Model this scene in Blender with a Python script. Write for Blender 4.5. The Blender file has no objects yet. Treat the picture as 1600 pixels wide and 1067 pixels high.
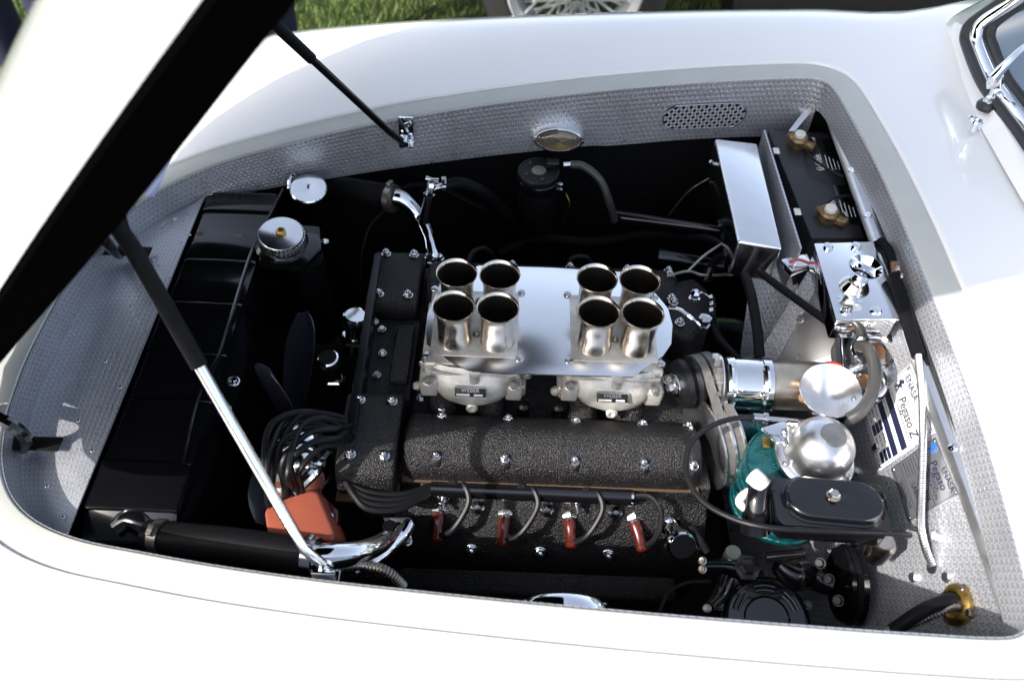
import bpy, bmesh, math, random
from mathutils import Vector as V, Matrix, Quaternion
random.seed(7)
PI = math.pi
scene = bpy.context.scene
COL = scene.collection

# ------------------------------------------------------------------ camera
CAM_H = 1.72; PITCH = math.radians(49); ROLL = math.radians(2.2); FPX = 1356.0
_fw = V((0, math.cos(PITCH), -math.sin(PITCH))); _u0 = V((0, math.sin(PITCH), math.cos(PITCH))); _r0 = V((1, 0, 0))
_rt = _r0*math.cos(ROLL) + _u0*math.sin(ROLL); _up = _u0*math.cos(ROLL) - _r0*math.sin(ROLL)
CAM = V((0, 0, CAM_H))
cd = bpy.data.cameras.new('camera'); cam = bpy.data.objects.new('camera', cd); COL.objects.link(cam)
cam.matrix_world = Matrix(((_rt.x, _up.x, -_fw.x, 0), (_rt.y, _up.y, -_fw.y, 0), (_rt.z, _up.z, -_fw.z, CAM_H), (0, 0, 0, 1)))
cd.sensor_width = 36; cd.lens = FPX/1600*36; cd.clip_start = 0.02; cd.clip_end = 300
cd.dof.use_dof = True; cd.dof.focus_distance = 1.2; cd.dof.aperture_fstop = 4.5
scene.camera = cam

# ------------------------------------------------------------------ light
SUN_TO = V((-1.1, -0.766, 1.0)).normalized()          # towards the sun
w = bpy.data.worlds.new('World'); scene.world = w; w.use_nodes = True
nt = w.node_tree; bg = nt.nodes['Background']
sky = nt.nodes.new('ShaderNodeTexSky'); sky.sky_type = 'NISHITA'; sky.sun_disc = False
sky.sun_elevation = math.asin(SUN_TO.z); sky.sun_rotation = math.atan2(SUN_TO.x, SUN_TO.y)
sky.air_density = 1.0; sky.dust_density = 2.5; sky.ozone_density = 1.0
hs = nt.nodes.new('ShaderNodeHueSaturation'); hs.inputs['Saturation'].default_value = .60        # thin bright haze whitens the sky
nt.links.new(sky.outputs[0], hs.inputs['Color']); nt.links.new(hs.outputs[0], bg.inputs[0]); bg.inputs[1].default_value = 0.15
sd = bpy.data.lights.new('sun', 'SUN'); sd.energy = 3.1; sd.angle = math.radians(0.53); sd.color = (1, .965, .92)
so = bpy.data.objects.new('sun', sd); COL.objects.link(so); so.rotation_euler = SUN_TO.to_track_quat('Z', 'Y').to_euler()
vs = scene.view_settings; vs.view_transform = 'Standard'; vs.look = 'None'; vs.gamma = 1; vs.exposure = 1.4; vs.use_curve_mapping = False

# ------------------------------------------------------------------ places
def ray(px, py): return _fw + _rt*((px-800)/FPX) + _up*((533.5-py)/FPX)
def S(px, py, z):
    "the place at height z that lies on the sight line through a picture point"
    d = ray(px, py); return CAM + d*((z-CAM_H)/d.z)
def SY(px, py, y):
    d = ray(px, py); return CAM + d*(y/d.y)
def SP(px, py, p0, n):
    d = ray(px, py); return CAM + d*((p0-CAM).dot(n)/d.dot(n))
YC = 0.8255
def mir(p): return V((p[0], 2*YC-p[1], p[2]))

# ------------------------------------------------------------------ materials
def nodes(name):
    m = bpy.data.materials.new(name); m.use_nodes = True
    return m, m.node_tree, m.node_tree.nodes['Principled BSDF']
def setp(b, **k):
    for a, v in k.items(): b.inputs[a.replace('_', ' ')].default_value = v
def c4(c): return (c[0], c[1], c[2], 1)
def noise(t, scale, detail=4, rough=.55, vec=None, kind='Object'):
    n = t.nodes.new('ShaderNodeTexNoise'); n.inputs['Scale'].default_value = scale
    n.inputs['Detail'].default_value = detail; n.inputs['Roughness'].default_value = rough
    tc = t.nodes.new('ShaderNodeTexCoord'); t.links.new(tc.outputs[kind], n.inputs['Vector'])
    return n
def ramp(t, src, stops):
    r = t.nodes.new('ShaderNodeValToRGB'); t.links.new(src, r.inputs[0])
    e = r.color_ramp.elements
    while len(e) < len(stops): e.new(.5)
    for i, (p, c) in enumerate(stops):
        e[i].position = p; e[i].color = c4(c) if not isinstance(c, float) else (c, c, c, 1)
    return r
def bump(t, b, src, dist, strength=1.0, prev=None):
    n = t.nodes.new('ShaderNodeBump'); n.inputs['Distance'].default_value = dist; n.inputs['Strength'].default_value = strength
    t.links.new(src, n.inputs['Height'])
    if prev: t.links.new(prev.outputs[0], n.inputs['Normal'])
    if b: t.links.new(n.outputs[0], b.inputs['Normal'])
    return n
def plain(name, col, rough=.5, metal=0., coat=0., spec=.5, bscale=0, bdist=0, cvar=0., cscale=30, rvar=0., rscale=40):
    m, t, b = nodes(name)
    setp(b, Base_Color=c4(col), Roughness=rough, Metallic=metal, Coat_Weight=coat, Specular_IOR_Level=spec)
    b.inputs['Coat Roughness'].default_value = .03
    if bscale:
        n = noise(t, bscale); bump(t, b, n.outputs[0], bdist)
    if cvar:
        n = noise(t, cscale, 6); r = ramp(t, n.outputs[0], [(.3, tuple(x*(1-cvar) for x in col)), (.7, tuple(min(1, x*(1+cvar)) for x in col))])
        t.links.new(r.outputs[0], b.inputs['Base Color'])
    if rvar:
        n = noise(t, rscale, 6, .65); r = ramp(t, n.outputs[0], [(.35, max(0., rough-rvar)), (.7, rough+rvar)])
        t.links.new(r.outputs[0], b.inputs['Roughness'])
    return m
def turned(name, cell=.0088, rough=.31, col=(.90, .91, .93)):
    "spot-polished (engine turned) aluminium: overlapping swirled discs in rows"
    m, t, b = nodes(name)
    setp(b, Base_Color=c4(col), Roughness=rough, Metallic=.64)
    tc = t.nodes.new('ShaderNodeTexCoord')
    def math_(op, a, c=None):
        n = t.nodes.new('ShaderNodeMath'); n.operation = op
        for i, x in enumerate((a, c)):
            if x is None: continue
            if isinstance(x, (int, float)): n.inputs[i].default_value = x
            else: t.links.new(x, n.inputs[i])
        return n.outputs[0]
    sx = t.nodes.new('ShaderNodeSeparateXYZ'); t.links.new(tc.outputs['UV'], sx.inputs[0])
    wob = noise(t, 60, 2, kind='UV'); 
    u = math_('DIVIDE', sx.outputs[0], cell); v = math_('DIVIDE', sx.outputs[1], cell)
    u = math_('ADD', u, math_('MULTIPLY', wob.outputs[0], .35))
    row = math_('FLOOR', v); fv = math_('SUBTRACT', math_('FRACT', v), .5)
    u = math_('ADD', u, math_('MULTIPLY', math_('MODULO', row, 2), .5))
    fu = math_('SUBTRACT', math_('FRACT', u), .78)          # each disc overlaps its neighbour: centre lies to one side
    d = math_('SQRT', math_('ADD', math_('MULTIPLY', fu, fu), math_('MULTIPLY', fv, fv)))
    bp = bump(t, None, d, .0013, .62)
    rings = math_('SINE', math_('MULTIPLY', d, 60)); bp2 = bump(t, b, rings, .00006, .5, bp)
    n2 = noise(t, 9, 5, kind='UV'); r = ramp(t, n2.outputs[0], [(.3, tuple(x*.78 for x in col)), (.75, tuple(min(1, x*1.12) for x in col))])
    ed = ramp(t, d, [(.0, (.42, .43, .48)), (.36, (.68, .69, .73)), (.46, (1, 1, 1)), (.54, (.34, .35, .40)), (.95, (.78, .79, .83))])  # crescent highlights of the polished discs, painted into the base colour
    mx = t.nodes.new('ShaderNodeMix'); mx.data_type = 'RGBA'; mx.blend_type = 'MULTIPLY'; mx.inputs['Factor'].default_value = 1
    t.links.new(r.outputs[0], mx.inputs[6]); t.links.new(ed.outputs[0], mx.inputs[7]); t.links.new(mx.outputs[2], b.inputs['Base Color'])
    n3 = noise(t, 25, 6, .7, kind='UV'); r3 = ramp(t, n3.outputs[0], [(.3, rough-.07), (.75, rough+.12)]); t.links.new(r3.outputs[0], b.inputs['Roughness'])
    return m
def crackle(name, col=(.008, .0068, .0075)):
    m, t, b = nodes(name)
    setp(b, Roughness=.33, Specular_IOR_Level=.45)
    n = noise(t, 460, 2, .5); n2 = noise(t, 60, 3)
    bump(t, b, n.outputs[0], .0032, 1.0)
    r = ramp(t, n2.outputs[0], [(.3, tuple(x*.7 for x in col)), (.7, tuple(x*1.4 for x in col))]); t.links.new(r.outputs[0], b.inputs['Base Color'])
    return m
M = {}
M['white'] = plain('white_paint', (.80, .80, .79), .22, coat=1.0, cvar=.012, cscale=3)
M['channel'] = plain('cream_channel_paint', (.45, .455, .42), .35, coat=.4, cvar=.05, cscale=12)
M['lidchrome'] = plain('soft_polished_lid', (.82, .83, .85), .15, 1.0, cvar=.03)
M['fanblade'] = plain('fan_blade_paint', (.05, .05, .07), .25, coat=.8)
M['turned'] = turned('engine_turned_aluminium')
M['crackle'] = crackle('black_crackle_paint')
M['gloss'] = plain('black_gloss_paint', (.004, .004, .005), .17, coat=.5, spec=.4, rvar=.05, rscale=25)
M['satin'] = plain('black_satin_paint', (.006, .006, .007), .38, rvar=.1, spec=.35)
M['pit'] = plain('black_bay_paint', (.004, .004, .0045), .6, rvar=.1, spec=.2)
M['rubber'] = plain('black_rubber', (.005, .005, .006), .55, bscale=300, bdist=.0002, rvar=.1, spec=.12)
M['wire'] = plain('black_cable_jacket', (.007, .007, .008), .45, spec=.22)
M['greyhose'] = plain('grey_rubber_hose', (.045, .043, .041), .38, cvar=.2)
M['chrome'] = plain('chrome', (.80, .81, .83), .045, 1.0, rvar=.025, rscale=60)
M['polished'] = plain('polished_aluminium', (.78, .79, .80), .12, 1.0, rvar=.03, rscale=20, cvar=.05)
M['brushed'] = plain('brushed_aluminium', (.70, .70, .71), .30, 1.0, rvar=.03, cvar=.05)
M['plate'] = plain('satin_aluminium_plate', (.84, .85, .86), .24, 1.0)
M['nickel'] = plain('warm_nickel', (.62, .56, .49), .22, 1.0, rvar=.06, rscale=35, cvar=.16, cscale=28)
M['bronze'] = plain('browned_aluminium', (.46, .40, .32), .36, 1.0, cvar=.3, cscale=30, rvar=.04)
M['cast'] = plain('cast_zinc', (.56, .535, .48), .42, .55, bscale=500, bdist=.0004, cvar=.34, cscale=38, rvar=.1)
M['zinc'] = plain('zinc_bolt', (.50, .50, .51), .22, 1.0, rvar=.03)
M['dull'] = plain('dull_steel', (.33, .31, .28), .4, 1.0, cvar=.3)
M['teal'] = plain('teal_hammered_enamel', (.003, .062, .070), .2, .25, coat=.7, bscale=220, bdist=.002, cvar=.3, cscale=120)
M['orange'] = plain('orange_red_bakelite', (.25, .06, .033), .5, cvar=.08, bscale=200, bdist=.0001)
M['redboot'] = plain('dark_red_bakelite', (.075, .009, .005), .22, coat=.4, cvar=.3, cscale=80)
M['brass'] = plain('brass', (.44, .30, .09), .38, 1.0, cvar=.25, rvar=.12)
M['tarn'] = plain('tarnished_terminal', (.24, .17, .09), .5, .85, cvar=.5, cscale=90, bscale=150, bdist=.001)
M['plastic'] = plain('white_plastic', (.62, .60, .55), .4)
M['battery'] = plain('battery_black', (.014, .014, .017), .42, rvar=.1)
M['ink'] = plain('dark_blue_ink', (.012, .014, .045), .5)
M['blueink'] = plain('blue_ink', (.02, .12, .42), .45)
M['label'] = plain('printed_label_white', (.70, .69, .68), .42, cvar=.05)
M['labelal'] = plain('etched_label_aluminium', (.60, .60, .61), .35, .9)
M['whiteink'] = plain('white_print', (.62, .62, .62), .5)
M['gasket'] = plain('cork_gasket', (.09, .052, .026), .8)
M['red'] = plain('red_wire', (.42, .03, .02), .4)
M['copper'] = plain('orange_copper_part', (.34, .17, .09), .4, .5, cvar=.4, cscale=70)
M['lens'] = plain('ribbed_clear_lens', (.16, .15, .14), .12, .3, coat=.8)
M['glass'] = plain('windscreen_glass', (.10, .15, .20), .03, 0, coat=1, spec=.9)
M['film'] = plain('clear_plastic_film', (.36, .42, .72), .1, 0, coat=.5)
M['felt'] = plain('black_hood_lining', (.002, .002, .002), 1.0, spec=0.)
M['lattice'] = plain('punched_aluminium', (.60, .60, .62), .42, .35)
b_ = M['film'].node_tree.nodes['Principled BSDF']; b_.inputs['Transmission Weight'].default_value = .3
M['beltm'] = plain('grey_rubber_belt', (.115, .108, .10), .5, cvar=.2, cscale=150)
M['vinyl'] = plain('windscreen_rubber', (.018, .018, .02), .4)
M['navy'] = plain('navy_cloth', (.008, .010, .03), .8, bscale=200, bdist=.001)
M['skin'] = plain('skin', (.45, .28, .2), .5); M['hair'] = plain('dark_hair', (.03, .02, .015), .6)
M['green'] = plain('dark_green_paint', (.006, .03, .016), .2, coat=1)
M['tyre'] = plain('tyre_rubber', (.02, .019, .018), .7, bscale=120, bdist=.001)

# ------------------------------------------------------------------ mesh building
def frame(n, hint=None):
    n = V(n).normalized(); h = V(hint) if hint else (V((0, 0, 1)) if abs(n.z) < .9 else V((1, 0, 0)))
    u = (h - n*h.dot(n)).normalized(); return u, n.cross(u), n
class MB:
    def __init__(s): s.v = []; s.f = []; s.uv = {}
    def add(s, vs, fs, uvs=None):
        o = len(s.v); s.v += [V(p) for p in vs]
        for f in fs: s.f.append(tuple(i+o for i in f))
        if uvs:
            for i, q in enumerate(uvs): s.uv[o+i] = q
        return s
    def lathe(s, o, ax, prof, n=28, hint=None, cap=True):
        u, w_, a = frame(ax, hint); o = V(o); vs = []; fs = []
        for r, h in prof:
            r = max(r, 1e-5)
            for k in range(n):
                t = 2*PI*k/n; vs.append(o + a*h + u*(r*math.cos(t)) + w_*(r*math.sin(t)))
        for j in range(len(prof)-1):
            for k in range(n):
                k2 = (k+1) % n; fs.append((j*n+k, j*n+k2, (j+1)*n+k2, (j+1)*n+k))
        if cap and prof[0][0] > 1e-4: fs.append(tuple(range(n-1, -1, -1)))
        if cap and prof[-1][0] > 1e-4: fs.append(tuple((len(prof)-1)*n+k for k in range(n)))
        return s.add(vs, fs)
    def cyl(s, a, b_, r, n=20, r2=None):
        a = V(a); b_ = V(b_); L = (b_-a).length; r2 = r if r2 is None else r2
        return s.lathe(a, b_-a, [(r, 0), (r2, L)], n)
    def tube(s, pts, r, n=10, res=8, cap=True, straight=False):
        pts = [V(p) for p in pts]
        if not straight and len(pts) > 2:
            P = [pts[0]*2-pts[1]] + pts + [pts[-1]*2-pts[-2]]; out = []
            for i in range(1, len(P)-2):
                for k in range(res):
                    t = k/res; a, b_, c, d = P[i-1:i+3]
                    out.append(.5*((2*b_)+(c-a)*t+(2*a-5*b_+4*c-d)*t*t+(3*b_-a-3*c+d)*t**3))
            out.append(pts[-1]); rr = r if not isinstance(r, (list, tuple)) else None
            if rr is None:
                m = len(pts)-1; R = []
                for i in range(len(out)):
                    q = i/(len(out)-1)*m; k = min(int(q), m-1); R.append(r[k]+(r[k+1]-r[k])*(q-k))
            else: R = [r]*len(out)
            pts = out
        else: R = [r]*len(pts) if not isinstance(r, (list, tuple)) else list(r)
        T = [(pts[min(i+1, len(pts)-1)]-pts[max(i-1, 0)]).normalized() for i in range(len(pts))]
        u, _, _ = frame(T[0]); vs = []; fs = []
        for i, p in enumerate(pts):
            u = (u-T[i]*u.dot(T[i])).normalized(); w_ = T[i].cross(u)
            for k in range(n):
                t = 2*PI*k/n; vs.append(p+u*(R[i]*math.cos(t))+w_*(R[i]*math.sin(t)))
        for i in range(len(pts)-1):
            for k in range(n):
                k2 = (k+1) % n; fs.append((i*n+k, i*n+k2, (i+1)*n+k2, (i+1)*n+k))
        if cap: fs.append(tuple(range(n-1, -1, -1))); fs.append(tuple((len(pts)-1)*n+k for k in range(n)))
        return s.add(vs, fs)
    def box(s, c, d, ax=None):
        c = V(c); X, Y, Z = ax if ax else (V((1, 0, 0)), V((0, 1, 0)), V((0, 0, 1)))
        vs = [c+X*(i*d[0]/2)+Y*(j*d[1]/2)+Z*(k*d[2]/2) for i in (-1, 1) for j in (-1, 1) for k in (-1, 1)]
        return s.add(vs, [(0, 1, 3, 2), (4, 6, 7, 5), (0, 4, 5, 1), (2, 3, 7, 6), (0, 2, 6, 4), (1, 5, 7, 3)])
    def span(s, a, b_):
        a = V(a); b_ = V(b_); return s.box((a+b_)/2, [abs(b_[i]-a[i]) for i in range(3)])
    def prism(s, poly, vec):
        "polygon of 3-d points pushed along vec"
        poly = [V(p) for p in poly]; vec = V(vec); n = len(poly)
        nn = V((0, 0, 0))
        for i in range(n): nn += (poly[i]-poly[0]).cross(poly[(i+1) % n]-poly[0])
        if nn.dot(vec) < 0: poly = poly[::-1]
        return s.add(poly+[p+vec for p in poly], [tuple(range(n-1, -1, -1)), tuple(range(n, 2*n))]+[(i, (i+1) % n, n+(i+1) % n, n+i) for i in range(n)])
    def sheet(s, rows, closed=False, flip=False):
        "grid of points with uv in metres"
        R = len(rows); C = len(rows[0]); vs = []; uv = []; vv = 0
        for i, row in enumerate(rows):
            if i: vv += (V(rows[i][C//2])-V(rows[i-1][C//2])).length
            uu = 0
            for j, p in enumerate(row):
                if j: uu += (V(p)-V(row[j-1])).length
                vs.append(V(p)); uv.append((uu, vv))
        fs = []
        for i in range(R-1):
            for j in range(C if closed else C-1):
                k = (j+1) % C; q = (i*C+j, i*C+k, (i+1)*C+k, (i+1)*C+j); fs.append(q[::-1] if flip else q)
        return s.add(vs, fs, uv)
    def build(s, name, mat, parent=None, bevel=0, seg=2, solid=0, ang=35, origin=None):
        me = bpy.data.meshes.new(name)
        base = world_of(parent) if parent else V(origin if origin else (0, 0, 0))
        me.from_pydata([p-base for p in s.v], [], s.f)
        if s.uv:
            ul = me.uv_layers.new(name='UVMap')
            for l in me.loops: ul.data[l.index].uv = s.uv.get(l.vertex_index, (0, 0))
        if bevel or solid:
            bm = bmesh.new(); bm.from_mesh(me)
            if solid: bmesh.ops.solidify(bm, geom=bm.faces[:], thickness=solid)
            if bevel:
                es = [e for e in bm.edges if len(e.link_faces) == 2 and e.calc_face_angle(0) > math.radians(30)]
                bmesh.ops.bevel(bm, geom=es, offset=bevel, segments=seg, affect='EDGES', profile=.5, clamp_overlap=True)
            bm.to_mesh(me); bm.free()
        me.polygons.foreach_set('use_smooth', [True]*len(me.polygons)); me.set_sharp_from_angle(angle=math.radians(ang))
        me.materials.append(M[mat] if isinstance(mat, str) else mat)
        ob = bpy.data.objects.new(name, me); COL.objects.link(ob)
        if parent: ob.parent = parent
        else: ob.location = base
        return ob
def world_of(o):
    p = V((0, 0, 0))
    while o: p = p+V(o.location); o = o.parent
    return p
def tag(o, label, cat, group=None):
    o['label'] = label; o['category'] = cat
    if group: o['group'] = group
    return o
def thing(name, label, cat, loc, group=None):
    o = bpy.data.objects.new(name, None); COL.objects.link(o); o.location = V(loc); o.empty_display_size = .02
    return tag(o, label, cat, group)
def solo(name, label, cat, mb, mat, group=None, **k):
    lo = V([min(p[i] for p in mb.v) for i in range(3)]); hi = V([max(p[i] for p in mb.v) for i in range(3)])
    o = mb.build(name, mat, None, origin=((lo.x+hi.x)/2, (lo.y+hi.y)/2, lo.z), **k)
    return tag(o, label, cat, group)
_cache = {}
def proto(kind):
    if kind in _cache: return _cache[kind]
    m = MB(); z = (0, 0, 0); a = (0, 0, 1)
    if kind == 'stud':       # washer, hexagon nut and threaded end
        m.lathe(z, a, [(1.0, 0), (1.0, .22), (.9, .28)], 20); m.lathe((0, 0, .28), a, [(.80, 0), (.80, .62), (.66, .78)], 6); m.lathe((0, 0, 1.0), a, [(.42, 0), (.42, .35), (.28, .5)], 10)
    elif kind == 'hexbolt':
        m.lathe(z, a, [(1.0, 0), (1.0, .18)], 20); m.lathe((0, 0, .18), a, [(.82, 0), (.82, .55), (.68, .68)], 6)
    elif kind == 'screw':
        m.lathe(z, a, [(1, 0), (1, .15), (.85, .4), (.4, .52)], 16); m.box((0, 0, .5), (1.2, .18, .1))
    elif kind == 'rivet':
        m.lathe(z, a, [(1, 0), (.9, .25), (.55, .5), (.01, .58)], 12)
    elif kind == 'spoke':
        m.cyl((0, 0, 0), (0, 0, 1), .0048, 6)
    o = m.build(kind, 'zinc'); me = o.data; bpy.data.objects.remove(o); _cache[kind] = me
    return me
def fix(parent, kind, p, ax, r, mat=None, name=None):
    "a small fastener that shares its mesh"
    me = proto(kind); key = (kind, mat)
    if mat:
        if key not in _cache:
            c = me.copy(); c.materials.clear(); c.materials.append(M[mat]); _cache[key] = c
        me = _cache[key]
    o = bpy.data.objects.new(name or {'stud': 'nut', 'hexbolt': 'bolt', 'screw': 'screw', 'rivet': 'rivet', 'spoke': 'spoke'}[kind], me); COL.objects.link(o)
    o.parent = parent; o.location = V(p)-world_of(parent); o.scale = (r, r, r)
    o.rotation_mode = 'QUATERNION'; o.rotation_quaternion = V(ax).to_track_quat('Z', 'Y') @ Quaternion((0, 0, 1), random.uniform(0, 6))
    return o
def text(parent, body, o, u, v, size, mat, name='lettering', sx=1., align='LEFT', lift=.0006, bold=0., shear=0.):
    cu = bpy.data.curves.new('t', 'FONT'); cu.body = body; cu.size = size; cu.align_x = align; cu.offset = bold; cu.shear = shear; cu.resolution_u = 3
    to = bpy.data.objects.new('t', cu); COL.objects.link(to); dg = bpy.context.evaluated_depsgraph_get()
    me = bpy.data.meshes.new_from_object(to.evaluated_get(dg)); bpy.data.objects.remove(to); bpy.data.curves.remove(cu)
    u = V(u).normalized(); v = V(v).normalized(); n = u.cross(v)
    base = V(o)-world_of(parent)+n*lift
    for q in me.vertices: c = q.co.copy(); q.co = base+u*(c.x*sx)+v*c.y
    me.materials.clear(); me.materials.append(M[mat]); ob = bpy.data.objects.new(name, me); COL.objects.link(ob); ob.parent = parent
    return ob
def spl(tab, x):
    "smooth interpolation through a table"
    n = len(tab)
    if x <= tab[0][0]: return tab[0][1]
    if x >= tab[-1][0]: return tab[-1][1]
    for i in range(n-1):
        if x <= tab[i+1][0]: break
    def sl(k):
        if k == 0: return (tab[1][1]-tab[0][1])/(tab[1][0]-tab[0][0])
        if k == n-1: return (tab[-1][1]-tab[-2][1])/(tab[-1][0]-tab[-2][0])
        return (tab[k+1][1]-tab[k-1][1])/(tab[k+1][0]-tab[k-1][0])
    h = tab[i+1][0]-tab[i][0]; t = (x-tab[i][0])/h
    return (2*t**3-3*t*t+1)*tab[i][1]+(t**3-2*t*t+t)*h*sl(i)+(-2*t**3+3*t*t)*tab[i+1][1]+(t**3-t*t)*h*sl(i+1)
#@@STRUCTURE
# ------------------------------------------------------------------ ground
def grass_mat(name, a, b_):
    m, t, b = nodes(name); setp(b, Roughness=.75, Specular_IOR_Level=.2)
    n = noise(t, 14, 8, .7); r = ramp(t, n.outputs[0], [(.3, a), (.7, b_)]); t.links.new(r.outputs[0], b.inputs['Base Color'])
    n2 = noise(t, 90, 4); bump(t, b, n2.outputs[0], .03); return m
M['soil'] = grass_mat('grass_soil', (.02, .035, .008), (.05, .085, .02)); M['blade'] = grass_mat('grass_blade', (.11, .17, .035), (.30, .38, .12))
g = MB().sheet([[(-60, -60, 0), (60, -60, 0)], [(-60, 60, 0), (60, 60, 0)]]).build('ground', 'soil'); g['kind'] = 'structure'
gb = MB()
for i in range(26000):
    x = random.uniform(-2.3, 1.7); y = random.uniform(1.75, 4.2); h = random.uniform(.025, .06); a = random.uniform(0, PI); w2 = .0022
    lx, ly = random.uniform(-.03, .03), random.uniform(-.03, .03); dx, dy = math.cos(a)*w2, math.sin(a)*w2
    gb.add([(x-dx, y-dy, 0), (x+dx, y+dy, 0), (x+lx*.4+dx*.7, y+ly*.4+dy*.7, h*.6), (x+lx*.4-dx*.7, y+ly*.4-dy*.7, h*.6), (x+lx, y+ly, h)], [(0, 1, 2, 3), (3, 2, 4)])
go = gb.build('grass', 'blade'); go['kind'] = 'stuff'; go['label'] = 'short green lawn grass behind the car'

# ------------------------------------------------------------------ car body
ZT = [(-.9, .762), (-.69, .768), (-.60, .7785), (-.50, .799), (-.40, .8195), (-.30, .838), (-.20, .8548), (-.1, .8690), (0, .8815), (.1, .8926), (.2, .9022), (.3, .9104), (.4, .9170), (.5, .9222), (.7, .930)]
def zl(x): return spl(ZT, x)
HALF = [(-.682, 0), (-.681, .06), (-.676, .112), (-.664, .18), (-.643, .238), (-.608, .288), (-.560, .325), (-.495, .3535), (-.41, .3755), (-.31, .398), (-.20, .4180), (-.09, .4335), (.02, .4470), (.13, .4585), (.24, .4682), (.345, .4760), (.42, .4802), (.465, .482), (.492, .480), (.508, .470), (.518, .45), (.527, .38), (.538, .25), (.543, .1), (.543, 0)]
def smooth(pts, res):
    P = [V((a, b_, 0)) for a, b_ in pts]; P = [V((P[1].x, -P[1].y, 0))]+P+[V((P[-2].x, -P[-2].y, 0))]; out = []
    for i in range(1, len(P)-2):
        for k in range(res):
            t = k/res; a, b_, c, d = P[i-1:i+3]
            out.append(.5*((2*b_)+(c-a)*t+(2*a-5*b_+4*c-d)*t*t+(3*b_-a-3*c+d)*t**3))
    return out+[P[-2]]
half = smooth(HALF, 4)
loop = [(p.x, p.y) for p in half]+[(p.x, -p.y) for p in half[-2:0:-1]]        # front centre, far side, rear centre, near side
NL = len(loop); NRM = []
for i in range(NL):
    a = loop[i-1]; b_ = loop[(i+1) % NL]; d = V((b_[0]-a[0], b_[1]-a[1])).normalized(); NRM.append((-d.y, d.x))
def lip(i, o, dz): x, y = loop[i]; n = NRM[i]; return V((x+n[0]*o, YC+y+n[1]*o, zl(x)+dz))
car = thing('sports_car', 'white vintage sports car with open engine bay', 'car', (0, YC, 0))
def outer(i):
    x, y = loop[i]; n = NRM[i]; lo, hi = .06, 1.4
    g_ = lambda o: abs((x+n[0]*o-.1)/1.25)**4+abs((y+n[1]*o)/.80)**4-1
    for k in range(40):
        m = (lo+hi)/2
        if g_(m) < 0: lo = m
        else: hi = m
    return lo
PS = [(0, 0), (.1, .008), (.22, .014), (.36, .016), (.5, .010), (.62, -.004), (.73, -.028), (.82, -.062), (.9, -.11), (.96, -.17), (1, -.30), (1.0, -.45)]
PR = [(0, 0), (.1, .004), (.22, .009), (.36, .015), (.5, .020), (.62, .022), (.73, .022), (.82, .022), (.9, .02), (.96, .02), (1, .02), (1.0, .01)]
rows = []
for (o, dz) in ((.0405, -.004), (.0405, .0010), (.0407, .0032), (.0415, .0046), (.0435, .0054), (.047, .0056)):
    rows.append([lip(i, o, dz) for i in range(NL)])
OUT = [outer(i) for i in range(NL)]
OUT = [sum(OUT[(i+k) % NL] for k in range(-3, 4))/7 for i in range(NL)]
for k in range(1, len(PS)):
    row = []
    for i in range(NL):
        nx = NRM[i][0]; wr = min(1, max(0, (nx-.4)/.5)); wr = wr*wr*(3-2*wr); o = .047+(OUT[i]-.047)*PS[k][0]
        wd = min(1, max(.45, OUT[i]/.32))
        p = lip(i, o, .0056+(PS[k][1]+math.sin(PI*min(1., PS[k][0]*1.0))*spl([(-.75, .05), (-.45, .050), (-.2, .033), (0, .020), (.25, .009), (.6, .004)], loop[i][0]))*(1-wr)*(1 if nx > -.5 else .6)+PR[k][1]*wr); 
        if k == len(PS)-1: pass
        row.append(p)
    rows.append(row)
body = MB().sheet(rows, closed=True).build('body_shell', 'white', car, ang=60)
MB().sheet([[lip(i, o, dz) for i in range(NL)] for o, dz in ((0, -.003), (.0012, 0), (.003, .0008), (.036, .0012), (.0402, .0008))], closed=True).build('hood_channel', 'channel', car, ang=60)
# inner panels of the bay
def drop(i):
    x = loop[i][0]; return spl([(-.7, .055), (-.55, .06), (-.45, .075), (-.25, .095), (0, .105), (.13, .108), (.16, .112), (.3, .112), (.5, .115)], x)
def apron(name, idx):
    top = [lip(i, -.0005, -.002) for i in idx]; bot = [lip(i, -.004, -drop(i)) for i in idx]
    R = [[a+(b_-a)*(k/6) for a, b_ in zip(top, bot)] for k in range(7)]
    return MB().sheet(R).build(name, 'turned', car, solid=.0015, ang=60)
nh = len(half)-1
fi = [i for i in range(nh+1) if loop[i][0] > -.535 and loop[i][1] > .44-.0 or (loop[i][0] > -.535 and loop[i][0] < .02)]
fi = [i for i in fi if loop[i][0] < .5095]
far_apron = apron('far_side_apron', fi); far_apron['label'] = 'engine-turned aluminium side panel with oval vent'
near_apron = apron('near_side_apron', [(NL-i) % NL for i in fi][::-1])
fr = [i for i in range(-nh, nh+1) if loop[i][0] <= -.515]
fr = sorted([i for i in fr if abs(i) < nh//2], key=lambda i: i)
front_wall = apron('front_wall', fr)
rr = [i for i in range(NL) if loop[i][0] >= .495 and abs(loop[i][1]) < .4795]
ra = [lip(i, -.0005, -.002) for i in rr]; rb = [lip(i, -.001, -.055) for i in rr]
MB().sheet([[a+(b_-a)*(k/3) for a, b_ in zip(ra, rb)] for k in range(4)]).build('rear_wall', 'turned', car, solid=.0015, ang=60)
# front shelf
edge_x = -.537
wallpts = [lip(i, -.003, -drop(i)+.003) for i in fr]
R = []
for k in range(9):
    t = k/8; R.append([V((min(p.x, edge_x-.0005)+(edge_x-min(p.x, edge_x-.0005))*t, p.y, p.z+(.744-p.z)*t)) for p in wallpts if p.x < -.525])
shelf = MB().sheet(R).build('front_shelf', 'turned', car, solid=.002)
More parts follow.
